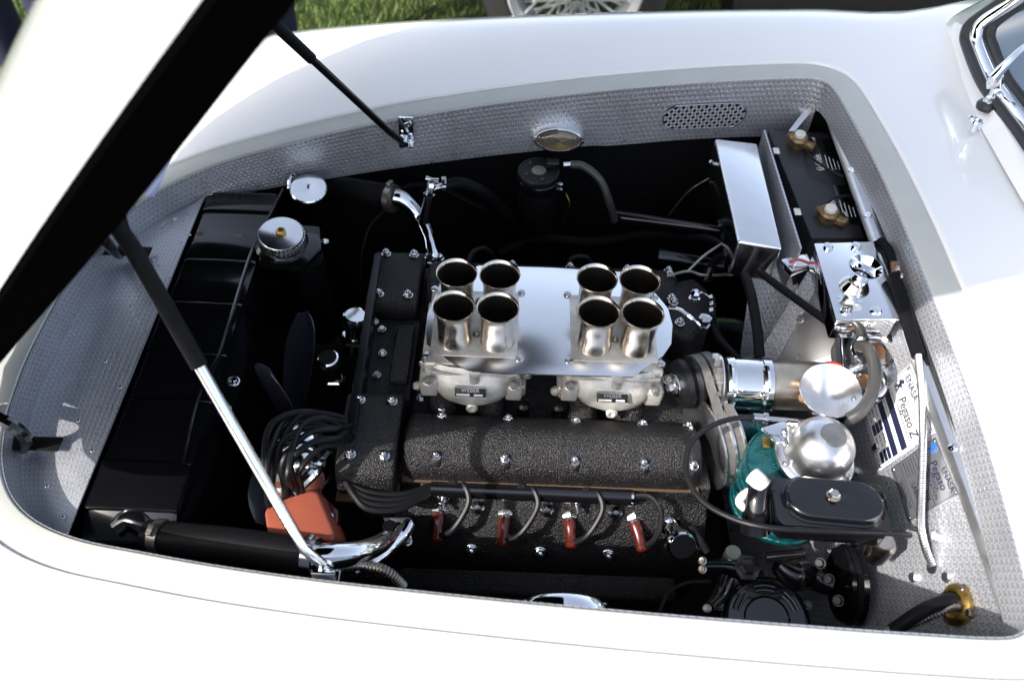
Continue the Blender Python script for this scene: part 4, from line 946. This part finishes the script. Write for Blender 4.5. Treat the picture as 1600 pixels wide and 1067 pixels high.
fix(dy, 'hexbolt', S(1209, 573, .79), (0, -.1, 1), .009, 'zinc')
sv = thing('brake_servo', 'teal enamelled servo canister with polished dome', 'servo', S(1235, 740, .64))
TC = S(1243, 728, .775); MB().lathe(TC-V((0, 0, .097)), (0, 0, 1), [(.062, 0)]+[q for k in range(5) for q in ((.0665, .006+.014*k), (.0665, .013+.014*k), (.0648, .015+.014*k), (.0648, .018+.014*k))]+[(.0665, .080), (.066, .091), (.062, .0955), (.03, .098), (.001, .099)], 52).build('canister', 'teal', sv, ang=40)
MB().tube([TC+V((.064*math.cos(t), .064*math.sin(t), -.001)) for t in [2*PI*k/24 for k in range(25)]], .0018, 6, straight=True).build('seam', 'teal', sv)
MB().box(TC+V((-.034, .032, .004)), (.010, .016, .004)).build('filler_plug', 'brass', sv, bevel=.001)
DA = V((.12, -.12, 1)).normalized(); DO = S(1272, 712, .786)
MB().lathe(DO, DA, [(.05, -.008), (.0525, -.003), (.0525, .002), (.048, .005), (.044, .006), (.0425, .014), (.0412, .026), (.0375, .038), (.031, .048), (.0225, .0545), (.012, .058), (.0005, .059)], 52).build('dome', 'brushed', sv, ang=50)
u, w_, a = frame(DA)
MB().lathe(DO, DA, [(.0168, .0550), (.0165, .0582), (.012, .0596), (.001, .0602)], 32).build('dome_inlay', 'dull', sv)
for k in range(6):
    t = k*PI/3+.4; fix(sv, 'hexbolt', DO+DA*.005+(u*math.cos(t)+w_*math.sin(t))*.0475, DA, .0045, 'zinc')
MB().prism([S(1190, 668, .80), S(1232, 655, .80), S(1250, 690, .80), S(1215, 690, .80)], (0, 0, -.006)).build('lever_bracket', 'chrome', sv, bevel=.001); MB().tube([S(1195, 652, .82), S(1228, 662, .822), S(1232, 690, .81), S(1240, 705, .80)], .0012, 6).build('spring_wire', 'zinc', sv)
MB().lathe(S(1240, 662, .815), (.8, -.3, .3), [(.007, -.008), (.007, .006), (.004, .008)], 14).build('valve', 'nickel', sv); MB().lathe(S(1233, 697, .80), (0, -.2, 1), [(.006, 0), (.006, .008), (.003, .010)], 12).build('post', 'zinc', sv)
hn = thing('horn_dish', 'shallow polished aluminium dish behind the servo dome', 'dish', S(1300, 625, .76))
HA = V((-.10, -.22, 1)).normalized(); HO = S(1297, 610, .828)
MB().lathe(HO, HA, [(.010, -.034), (.016, -.026), (.026, -.012), (.037, -.001), (.0395, .001), (.0385, .003), (.036, .001), (.025, -.009), (.012, -.018), (.001, -.021)], 44).build('dish', 'brushed', hn); fix(hn, 'screw', S(1336, 622, .825), (0, 0, 1), .006, 'zinc')
MB().tube([S(1258, 590, .80), S(1272, 574, .80), S(1297, 566, .80), S(1322, 574, .80)], .002, 8).build('red_lead', 'red', hn)
sc_ = thing('ignition_coil', 'small teal cylinder tucked under the dynamo', 'coil', S(1158, 678, .68)); q = S(1140, 668, .735)
MB().lathe(q, (1, 0, 0), [(.018, 0), (.020, .002), (.020, .038), (.0185, .041)], 28).build('can', 'teal', sc_); MB().lathe(q+V((.041, 0, 0)), (1, 0, 0), [(.0215, 0), (.0215, .006), (.012, .009)], 28).build('cap', 'gloss', sc_); MB().lathe(q, (-1, 0, 0), [(.0215, -.004), (.0215, .003)], 28).build('strap', 'gloss', sc_)
tc_ = thing('throttle_cable', 'black throttle cable sweeping from the servo down to the pump', 'cable', S(1090, 720, .75))
MB().tube([S(1182, 652, .825), S(1140, 655, .82), S(1100, 672, .81), S(1076, 700, .80), S(1073, 740, .79), S(1095, 780, .79), S(1140, 808, .80), S(1200, 824, .812), S(1300, 830, .812), S(1400, 833, .80), S(1422, 836, .79)], .0036, 10).build('sheath', 'wire', tc_)
MB().lathe(S(1192, 653, .825), (1, -.05, 0), [(.0055, -.012), (.0055, 0), (.0075, .001), (.0075, .006), (.003, .007), (.003, .03)], 12).build('ferrule', 'zinc', tc_)
# black rectangular canister with raised oval lid
vr = thing('regulator_box', 'black enamelled box with raised oval lid and single bolt', 'regulator', S(1300, 800, .755))
bx = [S(1203, 745, .806), S(1372, 757, .806), S(1383, 768, .806), S(1396, 832, .806), S(1225, 820, .806), S(1212, 808, .806)]; ctr = sum((V(p) for p in bx), V((0, 0, 0)))/6
MB().prism(bx, (0, 0, -.004)).build('lid', 'gloss', vr, bevel=.0018, seg=2)
MB().prism([ctr+(p-ctr)*.96-V((0, 0, .0043)) for p in bx], (0, 0, -.034)).build('case', 'gloss', vr, bevel=.004)
e0, e1 = S(1262, 781, .806), S(1340, 788, .806); eu = (e1-e0).normalized(); ev = V((-eu.y, eu.x, 0)); em = (e0+e1)/2; el = (e1-e0).length/2
def oval(r, z): return [em+eu*a+ev*b_+V((0, 0, z)) for a, b_ in stadium(r, el)]
MB().sheet([oval(.033, .0002), oval(.0325, .002), oval(.0300, .003), oval(.0285, .007), oval(.027, .0095), oval(.0245, .0105), [em+(p-em)*.55 for p in oval(.0245, .0108)], [em+(p-em)*.02+V((0,0,.0108)) for p in oval(.0245, 0)]], closed=True).build('raised_oval', 'gloss', vr, ang=45)
fix(vr, 'hexbolt', S(1302, 775, .8175), (0, 0, 1), .0085, 'nickel')
for px, py in ((1208, 764), (1385, 782)): fix(vr, 'screw', S(px, py, .8062), (0, 0, 1), .003, 'gloss')
MB().lathe(S(1380, 850, .765), (0, 0, 1), [(.014, -.03), (.016, 0), (.012, .008)], 20).build('side_lug', 'nickel', vr)
el_ = thing('intake_elbow', 'glossy black elbow clamped beside the regulator box', 'elbow', S(1185, 838, .72))
MB().tube([S(1190, 752, .80), S(1184, 772, .80), S(1182, 795, .788), S(1180, 830, .765)], [.014, .0135, .016, .0185], 18).build('elbow', 'gloss', el_)
wp = thing('white_tubing', 'white plastic tube on the teal servo', 'tube', S(1170, 770, .76))
MB().tube([S(1175, 742, .815), S(1184, 750, .815), S(1190, 758, .81)], .011, 14).build('collar', 'plastic', wp); MB().tube([S(1176, 765, .80), S(1160, 775, .795), S(1156, 786, .79), S(1170, 797, .785)], .0055, 12).build('tube', 'plastic', wp)

# ------------------------------------------------------------------ pump and pulley near the bulkhead
wpump = thing('water_pump', 'black ribbed pump housing low by the near lip', 'pump', S(1200, 950, .50)); c = S(1197, 968, .64); ax = V((-.05, -.25, 1)).normalized(); u, w_, a = frame(ax, (1, 0, 0))
MB().lathe(c, ax, [(.056, -.05), (.058, -.004), (.055, 0), (.050, .002), (.049, .0045), (.030, .006), (.0285, .0075), (.027, .006), (.001, .0065)], 48).build('cover', 'gloss', wpump)
for k in range(3):
    t0 = math.radians(90+k*55-55)
    for rr_ in (.037, .043): MB().tube([c+ax*.0055+u*(rr_*math.cos(t0+q))+w_*(rr_*math.sin(t0+q)) for q in (-.33, -.2, 0, .2, .33)], .0022, 8).build('rib', 'gloss', wpump)
for k in range(5):
    t = math.radians(20+k*36); fix(wpump, 'hexbolt', c+u*(.060*math.cos(t))+w_*(.060*math.sin(t))-ax*.002, ax, .006, 'gloss')
MB().lathe(S(1168, 886, .665), ax, [(.018, -.03), (.018, 0), (.012, .002), (.012, .006), (.009, .008)], 6).build('filler_bolt', 'satin', wpump)
MB().tube([S(1100, 884, .66), S(1130, 884, .655), S(1160, 890, .65)], [.008, .010, .014], 12).build('inlet', 'gloss', wpump); MB().tube([S(1108, 948, .66), S(1125, 930, .65), S(1135, 905, .65)], [.007, .010, .012], 12).build('inlet', 'gloss', wpump)
for p in ((1098, 876), (1098, 889), (1105, 950)): fix(wpump, 'stud', S(p[0], p[1], .668), (-.5, -.3, .8), .0058, 'dull')
MB().lathe(S(1145, 864, .66), (0, 0, 1), [(.011, -.03), (.011, 0), (.010, .004)], 18).build('vent_cap', 'dull', wpump)
MB().tube([S(1215, 880, .66), S(1240, 900, .65), S(1265, 900, .64), S(1300, 915, .64)], [.012, .020, .018, .015], 14).build('neck', 'gloss', wpump); MB().cyl(S(1195, 870, .67), S(1255, 864, .665), .007, 14).build('outlet_pipe', 'gloss', wpump)
for p in ((1282, 880), (1296, 905), (1310, 938)): fix(wpump, 'hexbolt', S(p[0], p[1], .66), (-.6, -.3, .7), .0075, 'satin')
pc = S(1322, 912, .645); fpu = thing('fan_pulley', 'black disc pulley with flat belt below the regulator box', 'pulley', pc-V((0, 0, .055)))
MB().lathe(pc, (1, 0, 0), [(.02, -.012), (.048, -.010), (.052, -.006), (.048, 0), (.052, .006), (.054, .010), (.05, .012), (.01, .013)], 40).build('disc', 'gloss', fpu); MB().lathe(pc, (1, 0, 0), [(.051, -.004), (.0525, -.003), (.0525, .003), (.051, .004)], 40).build('flat_belt', 'rubber', fpu)
cable('black cable curving along the block towards the pump', [(1030, 955, .60), (1045, 925, .61), (1075, 910, .62), (1110, 908, .63)], .003)
cable('coiled dark spring beside the rear breather', [(1080, 822, .68), (1092, 840, .68), (1105, 862, .67)], .005, 'rubber', 'return_spring', 'spring')

# ------------------------------------------------------------------ fittings on the bulkhead
def plate(name, label, px, mat, rim):
    q = [FW(x, y, .0012) for x, y in px]; t = thing(name, label, 'data plate', (q[2]+q[3])/2); MB().prism(q, FN*.0014).build('plate', mat, t)
    return t, q
pA, q = plate('data_plate', 'white maker\'s data plate with dark blue number bars', ((1424, 568.5), (1461.5, 674.5), (1375, 735), (1348, 638)), 'label', 'ink')
def uvpt(q, s, t_): return q[0].lerp(q[1], s).lerp(q[3].lerp(q[2], s), t_)+FN*.0015
def line(par, q, pts, r=.0005, mat='ink', name='rule'): return MB().tube([uvpt(q, *p) for p in pts], r, 5, straight=True).build(name, mat, par)
def txt(par, q, s, t_, body, size, mat='ink', sx=1., bold=0., shear=0., al='LEFT'):
    u = (q[1]-q[0]).normalized(); v = FN.cross(u); return text(par, body, uvpt(q, s, t_), u, v, size, mat, sx=sx, bold=bold, shear=shear, align=al, lift=.0003)
def bar(par, q, s0, s1, t0, t1, mat='ink', name='number_bar'):
    P = [uvpt(q, s0, t0), uvpt(q, s1, t0), uvpt(q, s1, t1), uvpt(q, s0, t1)]; return MB().prism(P, FN*.0004).build(name, mat, par)
def emblem(par, q, s, t_, R, mat):
    u = (q[1]-q[0]).normalized(); v = FN.cross(u); o = uvpt(q, s, t_)
    MB().tube([o+u*(R*math.cos(k*PI/12))+v*(R*math.sin(k*PI/12)) for k in range(21)], R*.05, 5, straight=True).build('emblem_ring', mat, par)
    sil = [(-.55, .55), (-.2, .95), (.15, 1.1), (.45, .9), (.3, .75), (.15, .7), (.2, .45), (.55, .35), (.75, .05), (.6, 0), (.35, .15), (.3, -.2), (.55, -.5), (.4, -.85), (.25, -.8), (.3, -.5), (0, -.35), (-.3, -.6), (-.2, -.9), (-.4, -.9), (-.5, -.5), (-.2, -.1), (-.3, .2), (-.75, .3), (-.6, .5)]
    P = [o+u*(R*a)+v*(R*b_) for a, b_ in sil]; return MB().prism(P, FN*.0004).build('emblem_horse', mat, par)
line(pA, q, ((.02, .02), (.98, .02), (.98, .98), (.02, .98), (.02, .02)), .0006)
for s, t_ in ((.045, .05), (.955, .05), (.955, .95), (.045, .95)): fix(pA, 'rivet', uvpt(q, s, t_), FN, .0026, 'zinc')
txt(pA, q, .11, .145, 'ENASA', .0145, sx=.95, bold=.0003); txt(pA, q, .42, .24, 'AUTOM', .0085)
def micro(par, q, s0, s1, t_):
    n_ = max(2, int((s1-s0)*22)); o_ = None
    m_ = MB()
    for k in range(n_):
        a = s0+(s1-s0)*k/n_; b_ = a+(s1-s0)/n_*random.uniform(.5, .85); m_.tube([uvpt(q, a, t_), uvpt(q, b_, t_)], .0007, 4, straight=True)
    o_ = m_.build('micro_print', 'ink', par); o_['kind'] = 'stuff'
emblem(pA, q, .14, .27, .0095, 'ink'); txt(pA, q, .30, .36, 'Pegaso Z', .0205, sx=.85, shear=.35, bold=.0003)
line(pA, q, ((.32, .40), (.92, .39)), .0006)
txt(pA, q, .08, .44, 'N. MOTOR  -  MOTEUR  -  ENGINE', .0050); bar(pA, q, .05, .96, .455, .55); txt(pA, q, .09, .54, '* 0102 * 017 * 0148', .0105, 'label', bold=.0002)
txt(pA, q, .08, .605, 'N. AUTOBASTIDOR  -  CHASSIS', .0050); bar(pA, q, .05, .96, .62, .71); txt(pA, q, .09, .70, '* 0102 * 150 * 0148', .0105, 'label', bold=.0002)
for k, (a, b_) in enumerate((('80X70', '5800'), ('2814', '8.8:40'), ('80', '165/50'))):
    t0 = .735+k*.065; micro(pA, q, .10, .33, t0+.03); bar(pA, q, .36, .52, t0, t0+.052); txt(pA, q, .375, t0+.046, a, .006, 'label'); bar(pA, q, .78, .95, t0, t0+.052); txt(pA, q, .79, t0+.046, b_, .006, 'label'); micro(pA, q, .56, .74, t0+.03)
micro(pA, q, .08, .92, .955)
pB, q = plate('data_plate', 'bare metal lubrication plate overlapping below the white one', ((1463, 682), (1500.5, 771), (1420, 816), (1393, 732)), 'labelal', 'ink')
line(pB, q, ((.02, .02), (.98, .02), (.98, .98), (.02, .98), (.02, .02)), .0004); line(pB, q, ((.02, .44), (.98, .44)), .0004); line(pB, q, ((.02, .80), (.98, .80)), .0004)
for s, t_ in ((.05, .05), (.95, .05), (.95, .95), (.05, .95)): fix(pB, 'rivet', uvpt(q, s, t_), FN, .0022, 'zinc')
emblem(pB, q, .14, .13, .0085, 'blueink'); txt(pB, q, .52, .12, 'ENASA', .0115); txt(pB, q, .32, .26, 'Pegaso', .0155, shear=.3, bold=.0002); txt(pB, q, .34, .34, 'GRAISSAGE', .0075); txt(pB, q, .34, .41, 'LUBRICATION', .0075)
txt(pB, q, .44, .56, 'RO INOX', .0115, sx=.75, bold=.0002); [micro(pB, q, .06, .34+.03*(k % 2), .51+.055*k) for k in range(5)]
txt(pB, q, .42, .72, ': LABO', .0115, sx=.75, bold=.0002); txt(pB, q, .75, .72, '90', .009, bold=.0002); txt(pB, q, .30, .905, 'SAOUTCHIK', .008); micro(pB, q, .10, .60, .95)
fc = thing('flexible_conduit', 'silver corrugated conduit hanging across the data plates', 'conduit', FW(1456, 882, .01))
ribbed([FW(1434, 552, .020), FW(1440, 610, .020), FW(1442, 680, .020), FW(1440, 760, .018), FW(1439, 820, .016), FW(1447, 858, .012), FW(1458, 884, .004)], .0052, .0030, .12).build('conduit', 'brushed', fc)
MB().tube([FW(1398, 430, .024), FW(1410, 475, .022), FW(1422, 515, .021), FW(1435, 556, .020)], .0088, 12).build('sleeve', 'rubber', fc); MB().lathe(FW(1458, 886, .001), FN, [(.008, 0), (.008, .003)], 16).build('grommet', 'vinyl', fc)
hb = thing('wiring_block', 'brown terminal block with black wiring under the rail', 'terminal block', FW(1400, 420, .01))
MB().prism([FW(1396, 412, .012), FW(1407, 410, .012), FW(1414, 442, .012), FW(1403, 445, .012)], FN*.010).build('block', 'copper', hb, bevel=.001)
for px, py in ((1403, 420), (1408, 432)): fix(hb, 'screw', FW(px, py, .022), FN, .0045, 'zinc')
ribbed([FW(1376, 378, .016), FW(1388, 392, .018), FW(1396, 420, .016), FW(1402, 445, .016), FW(1412, 470, .018)], .0072, .004, .15).build('loom', 'rubber', hb)
MB().prism([FW(1368, 382, .012), FW(1382, 376, .012), FW(1386, 386, .012), FW(1372, 392, .012)], FN*.010).build('loom_clip', 'gloss', hb, bevel=.001)
MB().tube([FW(1408, 462, .012), FW(1420, 500, .012), FW(1432, 530, .010), FW(1450, 572, .006)], .003, 8).build('wire', 'wire', hb)
bf = thing('brass_grommet_plate', 'square brass flange with cables in the near bulkhead corner', 'flange', FW(1500, 945))
MB().prism([FW(1472, 936, .001), FW(1478, 922, .001), FW(1508, 912, .001), FW(1516, 918, .001), FW(1526, 958, .001), FW(1520, 966, .001), FW(1488, 976, .001), FW(1482, 970, .001)], FN*.004).build('plate', 'brass', bf, bevel=.0012)
MB().lathe(FW(1496, 945, .004), FN, [(.024, 0), (.0235, .004), (.018, .008), (.015, .0085), (.013, .004), (.001, .003)], 32).build('collar', 'brass', bf)
for px, py in ((1505, 921), (1517, 957), (1484, 968), (1479, 932)): fix(bf, 'hexbolt', FW(px, py, .005), FN, .006, 'dull')
solo('loom_hose', 'black smooth cable entering the brass flange', 'cable', MB().tube([FW(1497, 940, .005), FW(1480, 938, .03), FW(1440, 955, .06), FW(1395, 985, .08)], .008, 12), 'rubber')
solo('loom_hose', 'grey corrugated cable entering the brass flange', 'cable', ribbed([FW(1499, 947, .005), FW(1484, 947, .028), FW(1445, 965, .05), FW(1385, 990, .07)], .0062, .0036), 'dull')

# ------------------------------------------------------------------ cowl fittings
wz = thing('wiper', 'chrome wiper arm at the windscreen corner', 'wiper', S(1543, 163, .957))
c = S(1543, 165, .957); ax = V((-.10, .02, 1)).normalized()
MB().lathe(c, ax, [(.016, -.004), (.0165, .002), (.012, .007), (.008, .009)], 26).build('grommet', 'vinyl', wz); MB().lathe(c+ax*.006, ax, [(.0105, 0), (.0105, .004), (.0075, .005), (.0075, .010), (.005, .012)], 6).build('nut', 'chrome', wz); MB().lathe(c+ax*.016, ax, [(.0042, 0), (.0042, .022)], 14).build('spindle', 'chrome', wz)
h0 = c+ax*.040; a1 = S(1552, 122, 1.012); MB().prism([h0+V((-.011, -.004, -.008)), h0+V((.008, -.006, -.008)), a1+V((.012, -.004, -.004)), a1+V((-.003, .006, .0)), h0+V((-.011, .008, -.006))], (0, 0, .013)).build('head', 'chrome', wz, bevel=.002)
MB().tube([a1, S(1575, 98, 1.035), S(1604, 72, 1.055), S(1680, 20, 1.10)], [.009, .0065, .005, .004], 12).build('arm', 'chrome', wz)
nz = thing('washer_nozzle', 'small chrome washer jet on the cowl', 'nozzle', S(1522, 197, .953)); c = S(1523, 197, .953)
MB().lathe(c, (0, 0, 1), [(.0085, -.006), (.009, .002), (.0095, .008), (.007, .011), (.001, .012)], 16).build('body', 'chrome', nz); MB().lathe(c+V((-.006, .008, .006)), (-.3, .5, .8), [(.004, 0), (.0045, .005), (.002, .006)], 6).build('jet', 'chrome', nz)

# ------------------------------------------------------------------ beyond the car
oc = thing('parked_car', 'dark green car with wire wheel parked behind', 'car', (.9, 3.6, 0))
pr = [(3.02, .30), (2.98, .42), (2.96, .60), (3.0, .80), (3.1, .95), (3.5, 1.0), (4.4, 1.0), (4.6, .8), (4.6, .3)]
MB().prism([V((.75, y, z)) for y, z in pr], (2.6, 0, 0)).build('body', 'green', oc, bevel=.03)
MB().prism([V((-1.1, y, z)) for y, z in [(3.1, .62), (3.08, .8), (3.2, .95), (3.6, 1.0), (4.4, 1.0), (4.6, .8), (4.6, .62)]], (1.9, 0, 0)).build('wing', 'green', oc, bevel=.03)
MB().span((.75, 3.03, .10), (3.3, 4.5, .31)).build('underside', 'pit', oc, bevel=.01)
wc = V((.165, 2.97, .325)); wh = bpy.data.objects.new('wheel', None); COL.objects.link(wh); wh.parent = oc; wh.location = wc-V(oc.location)
MB().lathe(wc-V((0, .02, 0)), (0, 1, 0), [(.225, 0), (.24, -.012), (.28, -.012), (.315, .0), (.325, .03), (.325, .13), (.31, .16), (.225, .16), (.225, 0)], 64, cap=False).build('tyre', 'tyre', wh)
MB().lathe(wc-V((0, .02, 0)), (0, 1, 0), [(.232, -.012), (.226, -.016), (.222, -.006), (.205, .01), (.20, .07), (.21, .12), (.222, .14)], 64, cap=False).build('rim', 'lattice', wh)
MB().lathe(wc-V((0, .06, 0)), (0, 1, 0), [(.001, -.01), (.03, -.008), (.04, .02), (.045, .09)], 28).build('hub', 'chrome', wh)
for k in range(60):
    a = 2*PI*k/60; b_ = a+(.55 if k % 2 else -.55); p0 = wc+V((.042*math.cos(b_), -.05+(.10 if k % 3 == 0 else 0), .042*math.sin(b_))); p1 = wc+V((.204*math.cos(a), .0+(.05 if k % 3 else 0), .204*math.sin(a)))
    s_ = fix(wh, 'spoke', p0, p1-p0, 1, 'lattice'); s_.scale = (1, 1, (p1-p0).length)
def person(label, x, y, rz, lean):
    me = bpy.data.meshes.new('body'); J = {'pel': (0, 0, .95), 'ch': (0, lean, 1.25), 'nk': (0, lean*1.3, 1.50), 'sL': (-.18, lean*1.2, 1.42), 'sR': (.18, lean*1.2, 1.42), 'eL': (-.25, lean+.03, 1.14), 'eR': (.25, lean+.03, 1.14), 'wL': (-.24, lean-.10, .92), 'wR': (.24, lean-.10, .92), 'hL': (-.10, 0, .90), 'hR': (.10, 0, .90), 'kL': (-.11, -.02, .50), 'kR': (.11, -.02, .50), 'aL': (-.12, .03, .09), 'aR': (.12, .03, .09), 'tL': (-.13, -.12, .04), 'tR': (.13, -.12, .04)}
    R = {'pel': .15, 'ch': .16, 'nk': .065, 'sL': .075, 'sR': .075, 'eL': .05, 'eR': .05, 'wL': .036, 'wR': .036, 'hL': .10, 'hR': .10, 'kL': .068, 'kR': .068, 'aL': .052, 'aR': .052, 'tL': .04, 'tR': .04}
    K = list(J); E_ = [('pel', 'ch'), ('ch', 'nk'), ('ch', 'sL'), ('ch', 'sR'), ('sL', 'eL'), ('sR', 'eR'), ('eL', 'wL'), ('eR', 'wR'), ('pel', 'hL'), ('pel', 'hR'), ('hL', 'kL'), ('hR', 'kR'), ('kL', 'aL'), ('kR', 'aR'), ('aL', 'tL'), ('aR', 'tR')]
    me.from_pydata([J[k] for k in K], [(K.index(a), K.index(b_)) for a, b_ in E_], [])
    t = thing('person', label, 'person', (x, y, 0)); o = bpy.data.objects.new('body', me); COL.objects.link(o); o.parent = t; t.rotation_euler = (0, 0, rz)
    md = o.modifiers.new('skin', 'SKIN'); md.use_smooth_shade = True
    for i, k in enumerate(K): me.skin_vertices[0].data[i].radius = (R[k], R[k]*.85)
    me.skin_vertices[0].data[0].use_root = True; o.modifiers.new('sub', 'SUBSURF').levels = 2; o.modifiers['sub'].render_levels = 2; me.materials.append(M['navy'])
    def local(mb, nm, mat): ob = mb.build(nm, mat); ob.parent = t; return ob
    z0 = V((0, lean*1.4, 1.63)); rws = []
    hd_ = [(.001, -.125), (.035, -.12), (.05, -.10), (.062, -.06), (.072, -.01), (.076, .04), (.068, .085), (.04, .112), (.001, .12)]
    hm = MB()
    for r, h_ in hd_: rws.append([z0+V((r*math.cos(k*PI/12), r*1.18*math.sin(k*PI/12)-(.012 if math.sin(k*PI/12) < -.9 and abs(h_+.035) < .04 else 0), h_)) for k in range(24)])
    head = local(hm.sheet(rws, closed=True), 'head', 'skin'); hr = []
    for r, h_ in ((.070, -.03), (.080, .0), (.083, .045), (.073, .092), (.045, .12), (.001, .128)): hr.append([z0+V((r*math.cos(k*PI/12), .014+r*1.15*math.sin(k*PI/12), h_+(.05 if math.sin(k*PI/12) < -.3 else 0)*(1 if h_ < .05 else 0))) for k in range(24)])
    local(MB().sheet(hr, closed=True), 'hair', 'hair')
    for sx in (-1, 1):
        local(MB().lathe(z0+V((sx*.028, -.078, .005)), (0, -1, 0), [(.011, 0), (.009, .006), (.001, .009)], 12), 'eye', 'label')
        local(MB().lathe(z0+V((sx*.076, .005, -.01)), (sx, 0, 0), [(.02, 0), (.016, .012), (.001, .015)], 12), 'ear', 'skin')
        w_ = V((sx*.24, lean-.10, .92)); hm = MB().box(w_+V((0, -.015, -.05)), (.03, .07, .085)).build('hand', 'skin', bevel=.012); hm.parent = t
        for f in range(4): local(MB().tube([w_+V((0, -.042+.018*f, -.08)), w_+V((-sx*.008, -.044+.018*f, -.12)), w_+V((-sx*.026, -.044+.018*f, -.145-.008*(f % 3)))], [.009, .0085, .007], 8), 'finger', 'skin')
        local(MB().tube([w_+V((0, -.045, -.03)), w_+V((-sx*.01, -.068, -.06)), w_+V((-sx*.015, -.072, -.09))], [.011, .01, .008], 8), 'thumb', 'skin')
    return t
person('person in navy clothes standing behind the open hood', -.76, 2.08, .3, 0.02)
person('person in navy clothes at the front left behind the hood edge', -1.36, 2.2, -.3, .03)
oc.location.y -= .16
